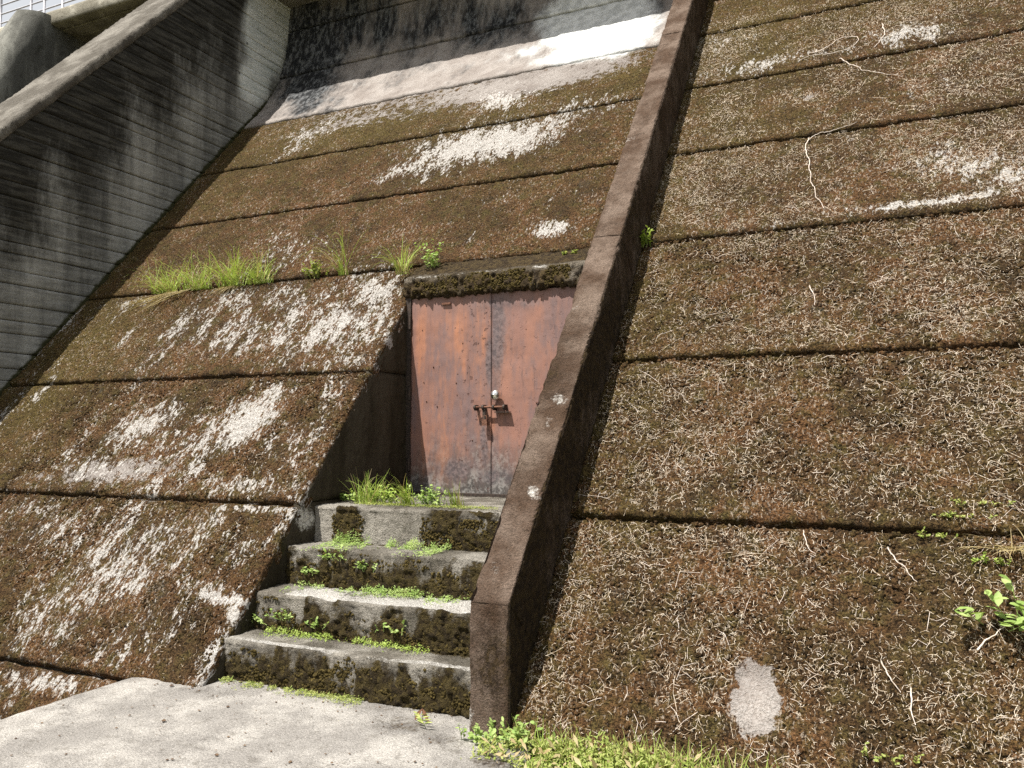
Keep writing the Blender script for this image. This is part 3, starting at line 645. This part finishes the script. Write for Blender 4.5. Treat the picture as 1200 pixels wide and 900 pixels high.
prail = mesh('rail', *tube([(-25, DY0+.09, 0), (15, DY0+.09, 0)], .014, 8)); prail.materials.append(M['steel'])
for h in (.13, .30, .47, .64, .81, .98): o = link('rail', prail, M['steel'], br); o.location.z += DZ+.24+h
pst = mesh('post', *tube([(0, DY0+.09, DZ+.22), (0, DY0+.09, DZ+1.25)], .022, 8)); pst.materials.append(M['steel'])
ppx = [on_y(1, 15, DY0+.09)[0], on_y(36.5, 8, DY0+.09)[0]]; sp_ = ppx[1]-ppx[0]
x = ppx[0]-sp_*8
while x < 14:
    o = link('post', pst, M['steel'], br); o.location.x += x; x += sp_
o = link('post', pst, M['steel'], br); o.location.x += on_y(52, 8, DY0+.09)[0]

# ------------------------------------------------------------------ plants
def blade(base, d, length, wid, bend, seg=6, up=np.array([0, 0, 1.])):
    d = d/np.linalg.norm(d); side = np.cross(d, up); side = side/max(np.linalg.norm(side), 1e-6)
    th = random.uniform(-.6, .6); side = side*math.cos(th)+np.cross(side, d)*math.sin(th)
    V = []; p = np.array(base, float); dd = d.copy()
    for i in range(seg+1):
        t = i/seg; wv = wid*(1-t**1.6)*.5+.0004; V += [p-side*wv, p+side*wv]
        p = p+dd*length/seg; dd = dd+np.array([0, 0, -1.])*bend/seg*(.3+t*1.4); dd /= np.linalg.norm(dd)
    return V, [(2*i, 2*i+1, 2*i+3, 2*i+2) for i in range(seg)]
def tuft(name, base, n, length, spread, bend, label, cat='grass', group=None, mat='grass', wid=.0075, lean=(-.15, -.35, .0), rx=.03):
    parts = []
    for _ in range(n):
        a = random.uniform(0, 2*math.pi); q = spread*math.sqrt(random.random()); d = np.array([q*math.cos(a), q*math.sin(a), 1.])+np.array(lean)
        b = np.array(base)+np.array([rx*random.gauss(0, 1), rx*.35*random.gauss(0, 1), -.01])
        parts.append(blade(b, d, length*random.uniform(.3, 1.15), wid*random.uniform(.5, 1.2), bend*random.uniform(.3, 2.0)))
    V, Fc = join(parts); V = np.array(V)-np.array(base)
    me = mesh(name, V, Fc); me.materials.append(M[mat])
    if mat in ('grass', 'yellow'):
        me.materials.append(M['deadgrass']); me.polygons.foreach_set('material_index', [1 if (p//6) % 5 == 0 else 0 for p in range(len(Fc))])
    o = link(name, me, M[mat]); o.location = base; return tag(o, label, cat, group)
def leafquad(c, d, nrm, L, W):
    d = d/np.linalg.norm(d); s = np.cross(nrm, d); s /= max(np.linalg.norm(s), 1e-6); nrm = np.cross(d, s)
    return [c, c+d*L*.35+s*W*.5+nrm*L*.08, c+d*L*.75+s*W*.36+nrm*L*.05, c+d*L, c+d*L*.75-s*W*.36+nrm*L*.05, c+d*L*.35-s*W*.5+nrm*L*.08, c+d*L*.45], [(0, 1, 6), (1, 2, 6), (2, 3, 6), (3, 4, 6), (4, 5, 6), (5, 0, 6)]
def rvec():
    v = rng.normal(size=3); return v/np.linalg.norm(v)
def weed(name, base, stems, h, leafL, label, cat='weed', group=None, mat='weed', spread=.6, lean=(0, -.3, 0), per=7, rx=.03):
    root = thing(name, label, cat, tuple(map(float, base)), group); st = []; lv = []
    for _ in range(stems):
        a = random.uniform(0, 2*math.pi); d = np.array([spread*math.cos(a)*random.random(), spread*math.sin(a)*random.random(), 1.])+np.array(lean); d /= np.linalg.norm(d)
        b = np.array([random.gauss(0, rx), random.gauss(0, rx*.3), -.01]); hh = h*random.uniform(.5, 1.1); pts = [b+d*hh*t+np.array([0, 0, -.15*hh*t*t]) for t in np.linspace(0, 1, 5)]
        st.append(tube(pts, np.linspace(.002, .001, 5), 4))
        for q in range(per):
            t = .25+.75*q/max(per-1, 1); p = b+d*hh*t+np.array([0, 0, -.15*hh*t*t]); ld = rvec(); ld[2] = abs(ld[2])*.6; ld = ld+np.array([0, -.2, 0]); nrm = np.array([0, -.35, 1.])+.5*rvec()
            lv.append(leafquad(p, ld, nrm, leafL*random.uniform(.6, 1.2), leafL*random.uniform(.45, .7)))
    for nm, pr, m in (('stems', st, mat), ('leaves', lv, mat)):
        o = link(nm, mesh(nm, *join(pr)), M[m]); o.parent = root; o['kind'] = 'stuff'
    return root
def scatter_cover(name, pts, nrms, L, label, cat, mat, per=1):
    V = []; Fc = []; n = len(pts); D = rng.normal(size=(n, 3)); D = D-(D*nrms).sum(1, keepdims=True)*nrms*.6; D /= np.linalg.norm(D, axis=1, keepdims=True)
    S = np.cross(nrms+.5*rng.normal(size=(n, 3)), D); S /= np.linalg.norm(S, axis=1, keepdims=True); ln = (L*rng.uniform(.5, 1.3, n))[:, None]
    v = np.stack([pts, pts+D*ln*.5+S*ln*.15+nrms*ln*.15, pts+D*ln+nrms*ln*.1, pts+D*ln*.5-S*ln*.15+nrms*ln*.15], 1).reshape(-1, 3)
    f = np.arange(4*n).reshape(-1, 4); o = link(name, fast_mesh(name, v, f), M[mat]); return tag(o, label, cat, None, 'stuff')
exec_list = []
# tufts rooted in the joint above the left panels
JT = 'grass tufts rooted in the panel joint'
def at_joint(px, dz=.0):
    P = on_slab(px, 318); z = 3.262+dz; return (float(P[0]), float(prof(z))-.005, z)
tuft('grass_tuft', at_joint(216), 150, .48, 1.2, 1.5, 'leftmost bright grass tuft in the long clump on the panel joint', group=JT, rx=.09)
tuft('grass_tuft', at_joint(250), 150, .50, 1.1, 1.4, 'second bright grass tuft from the left in the clump on the panel joint', group=JT, rx=.10)
tuft('grass_tuft', at_joint(286), 150, .52, 1.0, 1.5, 'tall grass tuft third in the clump on the panel joint', group=JT, rx=.10)
tuft('grass_tuft', at_joint(314), 110, .48, 1.1, 1.6, 'short grass tuft at the right end of the clump on the panel joint', group=JT, rx=.08)
tuft('dry_grass_tuft', at_joint(228, -.0), 55, .60, .55, .2, 'dry straw-coloured grass hanging down below the green clump on the left panels', 'dry grass', None, 'deadgrass', .006, (-.75, -1.0, -1.5), .12)
tuft('dry_grass_tuft', at_joint(285, -.0), 60, .26, .7, .4, 'short dry grass drooping under the right half of the green clump', 'dry grass', None, 'deadgrass', .006, (-.2, -1.0, -1.45), .07)
weed('leafy_weed', at_joint(374), 22, .20, .04, 'small yellow-green leafy weed on the joint beside the lone arching grass tuft', mat='yellow', rx=.07)
tuft('grass_tuft', at_joint(406), 34, .60, .7, 1.9, 'lone arching grass tuft on the joint left of the door lintel', group=JT, rx=.03, lean=(-.2, -.2, 0))
P_ = (float(on_slab(483, 315)[0]), 6.60, 3.17)
tuft('grass_tuft', P_, 60, .50, .9, 1.5, 'fine grass tuft growing on the left corner of the door lintel', group=JT, rx=.03, lean=(-.1, -.2, 0))
tuft('dry_grass_tuft', (P_[0]+.03, P_[1]-.02, P_[2]), 40, .14, .7, 1.2, 'little dry grass clump at the foot of the lintel grass tuft', 'dry grass', None, 'deadgrass', .004, rx=.05)
weed('leafy_weed', (P_[0]+.28, 6.66, 3.19), 16, .34, .04, 'small leafy weed on the lintel right of the grass tuft', rx=.06, mat='weed', spread=.8)
q = on_slab(684, 297); weed('leafy_weed', (float(q[0])-.08, 6.66, 3.2), 8, .05, .03, 'tiny yellow weed on the lintel against the rib', mat='yellow', rx=.04)
# beside the rib on the right panels
q = on_slab(752, 290); weed('leafy_weed', tuple(q+SN*.01), 16, .20, .045, 'bright green weed in the gutter between rib and right panels', rx=.04, mat='grass', per=6)
# on the landing
def land(px, py, z=PLZ): P = on_z(px, py, z); return (float(P[0]), float(P[1]), z)
def plat(x, y): return (x, y, PLZ)
tuft('grass_tuft', plat(-3.72, 5.42), 120, .28, .7, .9, 'thick bright grass tuft on the landing by the left recess wall', rx=.07, lean=(-.1, 0, 0))
weed('leafy_weed', plat(-3.55, 5.45), 40, .18, .03, 'low leafy green weed right of the thick landing tuft', rx=.09, mat='grass')
tuft('grass_tuft', plat(-3.33, 5.38), 60, .30, .45, 1.6, 'thin curling grass tuft in the middle of the landing', rx=.025)
weed('leafy_weed', plat(-3.12, 5.40), 36, .19, .03, 'feathery pale green weed on the landing before the door seam', mat='weed', rx=.06)
tuft('grass_tuft', plat(-2.93, 5.42), 50, .20, .5, .8, 'small grass tuft on the landing nearest the rib', rx=.03)
weed('leafy_weed', plat(-3.93, 5.5), 14, .12, .035, 'shaded green weed in the dark corner of the landing', rx=.08, mat='weed')
# low green cover on treads, step foot and ground
def cover_tread(k, x0, x1, n, name, label, mat='weed', back=.16, L=.022, hump=.04):
    y1 = SY[k+1] if k < 4 else SY[0]; z = SZ[k+1] if k < 4 else .0
    u = rng.random(n); X = x0+(x1-x0)*u; hh = np.abs(rng.normal(0, .4, n)); Y = y1-.03-back*np.abs(rng.normal(0, .45, n))*(.4+1.3*noise(np.stack([X, 0*X, 0*X+k], -1), 6, 23)); env = .55*fbm(np.stack([X, 0*X, 0*X+k], -1), 4, 2, 7)+.45*noise(np.stack([X, Y, 0*X+k], -1), 22, 9)+.12*(rng.random(n)-.5)
    keep = env > .46; X, Y, env = X[keep], Y[keep], env[keep]; Z = z+.004+rng.random(len(X))*hump*(env-.3)*2.2*np.exp(-((Y-y1+.05)/.09)**2)
    P = np.stack([X, Y, Z], -1); nr = np.tile(np.array([0, -.4, 1.])/1.077, (len(P), 1)); scatter_cover(name, P, nr, L, label, 'weeds', mat)
cover_tread(2, -3.8, -2.8, 4000, 'low_weeds', 'mat of small bright green weeds on the third step tread', 'weed', .22, .020, .09)
cover_tread(1, -3.98, -2.5, 3600, 'low_weeds', 'sprawling green weeds along the back of the second step tread', 'weed', .18, .020, .07)
cover_tread(0, -3.9, -2.6, 1500, 'low_weeds', 'thin line of green weeds along the back of the lowest tread', 'grass', .08, .018, .05)
cover_tread(4, -4.0, -2.9, 2200, 'low_moss', 'yellow-green moss strip on the paving along the foot of the steps', 'yellow', .13, .016, .025)
n = 1500; X = rng.uniform(-3.75, -2.55, n); Y = 5.25+.14*np.abs(rng.normal(0, .6, n)); P = np.stack([X, Y, PLZ+.006+.012*rng.random(n)], -1)
scatter_cover('low_moss', P, np.tile(np.array([0, 0, 1.]), (n, 1)), .018, 'yellow-green moss between the grass tufts on the landing', 'moss', 'yellow')
# ferny weeds creeping up the risers
for px, py, k, nm in ((395, 655, 2, 'sprawling leafy weed hanging over the second riser'), (365, 672, 2, 'leafy weed at the left of the second riser'), (430, 668, 2, 'small creeping weed midway along the second riser'), (335, 725, 1, 'small fern-like weed low on the riser below the white tread'), (375, 735, 1, 'little green weed at the foot of the riser below the white tread'), (300, 728, 1, 'two-leaf seedling at the left end of the lowest tread'), (455, 740, 1, 'tiny leaves on the lowest tread near its middle')):
    P = on_y(px, py, SY[k]-.015); weed('riser_weed', (float(P[0]), float(P[1]), float(P[2])), 9, .10, .028, nm, mat='weed', lean=(0, -.3, -.3), spread=1.2, rx=.05, per=6)
# seedling with reddish leaf at the step foot
P = on_z(495, 845, .0); sd = thing('seedling', 'red-leaved seedling with pale green leaflets at the foot of the steps', 'seedling', (float(P[0]), float(P[1]), 0))
o = link('red_leaf', mesh('red_leaf', *join([leafquad(np.array([0, 0, .07]), np.array([s, -.1, -.75]), np.array([0, -1., .3]), .085, .022) for s in (-.5, .55)]+[tube([(0, 0, 0), (0, 0, .07)], .002, 5)])), M['redleaf']); o.parent = sd
o = link('leaflets', mesh('leaflets', *join([leafquad(np.array([.10*t-.02, -.12*t, .035]), np.array([s, .2, .2]), np.array([0, -.2, 1.]), .055, .016) for t in (.1, .4, .7, 1.) for s in (-1, 1)]+[tube([(-.02, 0, .0), (.03, -.06, .034), (.09, -.13, .03)], .002, 5)])), M['yellow']); o.parent = sd
# foot of the right panels: leafy plant and a carpet of fine weeds
weed('leafy_weed', (-1.80, 3.98, .0), 30, .15, .034, 'clover-like green plant at the foot of the rib', rx=.11, mat='weed', per=6)
weed('leafy_weed', (-1.98, 3.93, .0), 14, .09, .028, 'low clover-like plant in front of the rib foot', rx=.06, mat='weed', per=6)
n = 6500; X = rng.uniform(-1.95, -.45, n); env = fbm(np.stack([X, 0*X, 0*X], -1), 3, 3, 3); Y = Y0-.02-.33*rng.random(n)**1.3; Z = -.05+.16*rng.random(n)*env*sstep(3.6, 4.0, Y)+.03
kp = .5*env+.5*noise(np.stack([X, Y, 0*X], -1), 13, 4)+.25*(rng.random(n)-.5) > .47; P = np.stack([X, Y, Z], -1)[kp]
scatter_cover('weed_carpet', P, np.tile(np.array([0, -.5, .86]), (len(P), 1)), .03, 'yellow-green weed carpet along the foot of the right panels', 'weeds', 'yellow')
n = 16000; X = rng.uniform(-1.68, 3.2, n); Y = Y0-.05-1.9*rng.random(n); e = fbm(np.stack([X, Y, 0*X], -1), 2.6, 3, 13)+.3*(rng.random(n)-.5); P = np.stack([X, Y, -.05+.05*rng.random(n)], -1)[e > .46]
scatter_cover('ground_weeds', P, np.tile(np.array([0, -.2, .98]), (len(P), 1)), .035, 'low green ground weeds right of the paved walkway', 'weeds', 'grass')
for j, x in enumerate(np.linspace(-1.6, -.55, 9)):
    tuft('fine_weed', (x+random.uniform(-.05, .05), 3.95, -.03), 70, .20, .7, .8, 'feathery weed clump below the right panels, %s' % ('nearest the rib', 'second from the rib', 'third from the rib', 'fourth from the rib', 'in the middle of the row', 'fourth from the bare patch side', 'third from the bare patch side', 'second from the bare patch side', 'nearest the bare patch')[j], 'weed', 'feathery weeds below the right panels', 'yellow' if j % 2 else 'grass', .006, (0, -.1, 0), .09)
straw_p = np.stack([rng.uniform(-1.9, -.5, 140), rng.uniform(3.72, 4.02, 140), rng.uniform(.0, .08, 140)], -1)
scatter_cover('dead_leaves', straw_p, np.tile(np.array([0, -.5, .86]), (140, 1)), .06, 'pale dead leaf scraps caught in the weeds below the right panels', 'dead leaves', 'deadgrass')
# weeds on the right panels
for px, py, hh, nm, mt in ((1197, 738, .27, 'bright leafy plant at the right edge on the lowest right panel', 'weed'), (1150, 590, .06, 'faint ferny weed above the lowest joint on the right panels', 'yellow'), (1120, 605, .05, 'low ferny weed touching the lowest joint on the right panels', 'yellow'), (1092, 628, .06, 'small ferny weed just under the lowest joint on the right panels', 'yellow'), (1172, 660, .07, 'creeping weed left of the leafy plant on the right panel', 'grass'), (1030, 888, .10, 'ferny weed low on the right panel near the picture bottom', 'yellow')):
    P = on_slab(px, py, .01); weed('panel_weed', tuple(P), 12, hh, (.07 if hh > .2 else .018), nm, mat=mt, lean=(0, -.8, -.3), rx=.07, per=7, spread=1.)

P = on_slab(1192, 642, .01)
tuft('straw_nest', tuple(map(float, P)), 90, .22, 1.6, .6, 'tangled pale straw wad under the lowest joint at the right edge', 'straw', None, 'deadgrass', .005, (-.3, -.9, -.7), .08)
# ------------------------------------------------------------------ dry straw strewn over the right panels, twigs, debris
def strands(n, P, nr, L, wid, lift=.009, curl=1.):
    seg = 2; D = rng.normal(size=(n, 3)); D -= (D*nr).sum(1, keepdims=True)*nr; D /= np.linalg.norm(D, axis=1, keepdims=True); S = np.cross(nr, D)
    c = rng.normal(0, curl, n)[:, None]; ln = (L*np.exp(rng.normal(0, .6, n)))[:, None]; hgt = (lift*rng.uniform(.2, 1.6, n))[:, None]; wd = (wid*rng.uniform(.6, 1.3, n))[:, None]
    V = []
    for i in range(seg+1):
        t = i/seg; a = c*(t-.5); p = P+D*ln*(t-.5)*np.cos(a*.5)+S*ln*.5*(t-.5)**2*c*1.4+nr*(hgt*(1-(2*t-1)**2*.7)+.006)
        T = D*np.cos(a)+S*np.sin(a); W = np.cross(nr, T); W = W+nr*rng.normal(0, .3, n)[:, None]; V += [p-W*wd*.5, p+W*wd*.5]
    V = np.stack(V, 1); k = 2*(seg+1); base = (np.arange(n)*k)[:, None, None]; q = np.array([(2*i, 2*i+1, 2*i+3, 2*i+2) for i in range(seg)])[None]
    return V.reshape(-1, 3), (base+q).reshape(-1, 4)
def slab_pts(n, x0, x1, z0, z1):
    X = rng.uniform(x0, x1, n); Z = rng.uniform(z0, z1, n); return np.stack([X, prof(Z), Z], -1)
def straw(name, n, x0, x1, z0, z1, L, wid, thr, label, mat='straw', sc=3.):
    P = slab_pts(n, x0, x1, z0, z1); e = fbm(P, sc, 3, 41)+.5*(rng.random(n)-.5); P = P[e > thr]
    px, py = to_px(P); P = P[(blobs(px, py, [(885, 820, 34, 48, 0, 1.)]) < .45)]; P = P[np.min(np.abs(P[:, 2:3]-np.array(JZ)[None]), 1) > .03+.012*rng.random(len(P))]
    nr = np.tile(SN, (len(P), 1)); v, f = strands(len(P), P, nr, L, wid); o = link(name, fast_mesh(name, v, f), M[mat], None, False); tag(o, label, 'straw', None, 'stuff')
straw('dry_straw', 30000, RR+.02, 1.9, .0, 2.17, .016, .0014, .46, 'fine pale dry straw strewn over the lower right panels', 'straw', 2.2)
straw('curled_straw', 9000, RR+.02, 1.9, .0, 2.17, .034, .0015, .51, 'curled longer straw tangled over the lower right panels', 'straw', 4.)
straw('dry_straw', 34000, RR+.02, 2.1, 2.17, 4.3, .018, .0015, .48, 'fine pale dry straw strewn over the middle right panels', 'straw', 2.2)
straw('curled_straw', 8000, RR+.02, 2.1, 2.17, 4.3, .034, .0015, .51, 'curled longer straw tangled over the middle right panels', 'straw', 4.)
straw('dry_straw', 30000, RR+.02, 2.1, 4.3, 6.5, .022, .0019, .51, 'thin pale straw scattered over the upper right panels')
straw('dry_stems', 1200, RR+.02, 1.9, .0, 4.3, .065, .0017, .42, 'longer dry stems lying on the lower right panels', 'straw2', 2.)
straw('dry_straw', 5000, WX, CX, .0, 3.2, .016, .0017, .46, 'sparse straw flecks on the lower left panels')
# moss cushions: little domes standing on the nearer panels
def cushions(name, P, nr, rad, label, mat, hgt=.8):
    n = len(P); k = 5; r = (rad*rng.uniform(.5, 1.45, n))[:, None]; ax = np.cross(nr, np.array([1., .1, 0])); ax /= np.linalg.norm(ax, axis=1, keepdims=True); bx = np.cross(nr, ax); a0 = rng.uniform(0, 6.28, n)[:, None]
    V = []
    for rr, hh in ((1., -.25), (.78, .55)):
        for i in range(k):
            th = a0+2*math.pi*i/k; q = r*rr*rng.uniform(.7, 1.3, n)[:, None]; V.append(P+ax*q*np.cos(th)+bx*q*np.sin(th)+nr*r*hh*hgt)
    V.append(P+nr*r*hgt*rng.uniform(.8, 1.3, n)[:, None]); V = np.stack(V, 1).reshape(-1, 3)
    t = []
    for i in range(k):
        j = (i+1) % k; t += [(i, j, k+j), (i, k+j, k+i), (k+i, k+j, 2*k)]
    f = ((np.arange(n)*(2*k+1))[:, None, None]+np.array(t)[None]).reshape(-1, 3)
    return tag(link(name, fast_mesh(name, V, f), M[mat], None, True), label, 'moss', None, 'stuff')
def slab_cushions(n, x0, x1, z0, z1, rad, thr, label):
    P = slab_pts(n, x0, x1, z0, z1); px, py = to_px(P); e = fbm(P, 3.5, 3, 61)+.3*(rng.random(n)-.5)
    bad = np.maximum(blobs(px, py, LICH)*.8, blobs(px, py, BARE)); P = P[(e > thr) & (bad < .33)]
    P = P[np.min(np.abs(P[:, 2:3]-np.array(JZ)[None]), 1) > .018]; cushions('moss_cushions', P+SN*.004, np.tile(SN, (len(P), 1)), rad, label, 'slab', .6)
slab_cushions(24000, RR+.01, 1.8, .0, 2.17, .0115, .40, 'brown moss cushions covering the two lowest right panels')
slab_cushions(11000, RR+.01, 1.8, 2.17, 3.27, .011, .44, 'brown moss cushions on the third right panel')
slab_cushions(20000, -7.6, CX-.02, .0, 2.17, .010, .42, 'brown moss cushions on the lower left panels')
for k in range(4):
    n = 4200; X = rng.uniform(CX+.01, RL-.01, n); t = rng.random(n)**1.15; e = noise(np.stack([X, 0*X+k, t*.5], -1), 8, 3)*.6+noise(np.stack([X, 0*X+k, t], -1), 22, 4)*.4
    if k == 3: ok = ((np.abs(X+3.72) < .13) | (np.abs(X+2.72) < .34)) & (t < .85)
    else: ok = (e+.45*(1-t)+.12*(rng.random(n)-.5)) > .76
    P = np.stack([X+.01*rng.normal(size=n), 0*X+SY[k]-.010+.012*rng.random(n), SZ[k]+.01+t*(SZ[k+1]-SZ[k]-.03)], -1)[ok]
    cushions('riser_moss', P, np.tile(np.array([0, -1., .0]), (len(P), 1)), .0085, 'dark brown moss cushions on the %s riser' % ('lowest', 'second', 'third', 'top')[k], 'risermoss', .9)
n = 4000; X = rng.uniform(CX, RL, n); Z = rng.uniform(2.91, 3.07, n); e = noise(np.stack([X, 0*X, Z*.4], -1), 9, 3); P = np.stack([X, 6.425+.014*rng.random(n), Z], -1)[e+.2*(rng.random(n)-.5)-2.5*np.maximum(Z-3.0, 0) > .40]
cushions('lintel_moss', P, np.tile(np.array([0, -1., .0]), (len(P), 1)), .009, 'dark moss cushions hanging on the face of the door lintel', 'risermoss', .9)
def vine(name, pts, label, wid=.007):
    P = np.array([on_slab(x, y, .022) for x, y in pts]); t = np.linspace(0, len(P)-1, len(P)*7); Q = np.stack([np.interp(t, np.arange(len(P)), P[:, k]) for k in range(3)], -1)
    Q[1:-1] = (Q[:-2]+Q[1:-1]*2+Q[2:])/4; Q += .03*(np.stack([noise(Q, 11, s) for s in (1, 2, 3)], -1)-.5)+.014*(np.stack([noise(Q, 40, s) for s in (4, 5, 6)], -1)-.5)
    o = link(name, mesh(name, *tube(Q, wid*.42*np.linspace(1.15, .45, len(Q)), 5)), M['straw2']); return tag(o, label, 'dry vine')
vine('dry_vine', [(947,160),(945,175),(949,195),(951,212),(958,230),(966,243)], 'white wiggly dry vine hanging down in the upper right panels', .011)
vine('dry_vine', [(947,162),(960,156),(985,150),(1005,143)], 'thin dry vine running right from the top of the white wiggly vine', .008)
vine('dry_vine', [(950,62),(965,60),(980,47),(1000,42),(1006,46),(998,54),(975,62),(950,64),(935,72)], 'looping dry vine near the top of the right panels', .010)
vine('dry_vine', [(985,68),(998,76),(1010,82),(1030,85),(1058,88)], 'dry vine trailing right from the looping vine', .010)
vine('dry_vine', [(1032,28),(1037,36),(1033,46),(1025,54)], 'short curved dry vine high on the right panels', .012)
vine('dry_twig', [(950,335),(952,345),(955,358)], 'single white dry stem in the middle right panels', .009)
vine('dry_twig', [(1040,640),(1050,655),(1062,668),(1074,684)], 'long curved dry stem on the lowest right panel', .008)
vine('dry_twig', [(1068,806),(1070,830),(1074,850)], 'upright pale dry stem low on the right panels', .009)
vine('dry_twig', [(1035,772),(1045,795),(1054,812)], 'slanting tan dry stem on the lowest right panel', .008)
vine('dry_twig', [(1145,760),(1160,748),(1176,735)], 'grey dry stem pointing to the leafy plant at the right edge', .010)
vine('dry_twig', [(942,620),(944,632),(950,645),(956,650)], 'hooked dry stem just below the lowest joint on the right', .007)
# crumbs and leaf litter on the paving
n = 260; X = rng.uniform(-4.5, -2.0, n); Y = 4.2-2.3*rng.random(n)**2.2; P = np.stack([X, Y, 0*X+.006], -1); v, f = [], []
for p in P:
    b = len(v); s = random.uniform(.002, .009)*(1 if random.random() < .9 else 1.8); k = 5; a0 = random.random()*6
    ring = [p+s*np.array([math.cos(a0+2*math.pi*i/k)*random.uniform(.6, 1.3), math.sin(a0+2*math.pi*i/k)*random.uniform(.6, 1.3), 0]) for i in range(k)]
    v += ring+[p+np.array([0, 0, s*.6])]; f += [(b+i, b+(i+1) % k, b+k) for i in range(k)]
tag(link('leaf_litter', mesh('leaf_litter', v, f), M['litter']), 'small brown crumbs and leaf litter on the paving', 'litter', None, 'stuff')
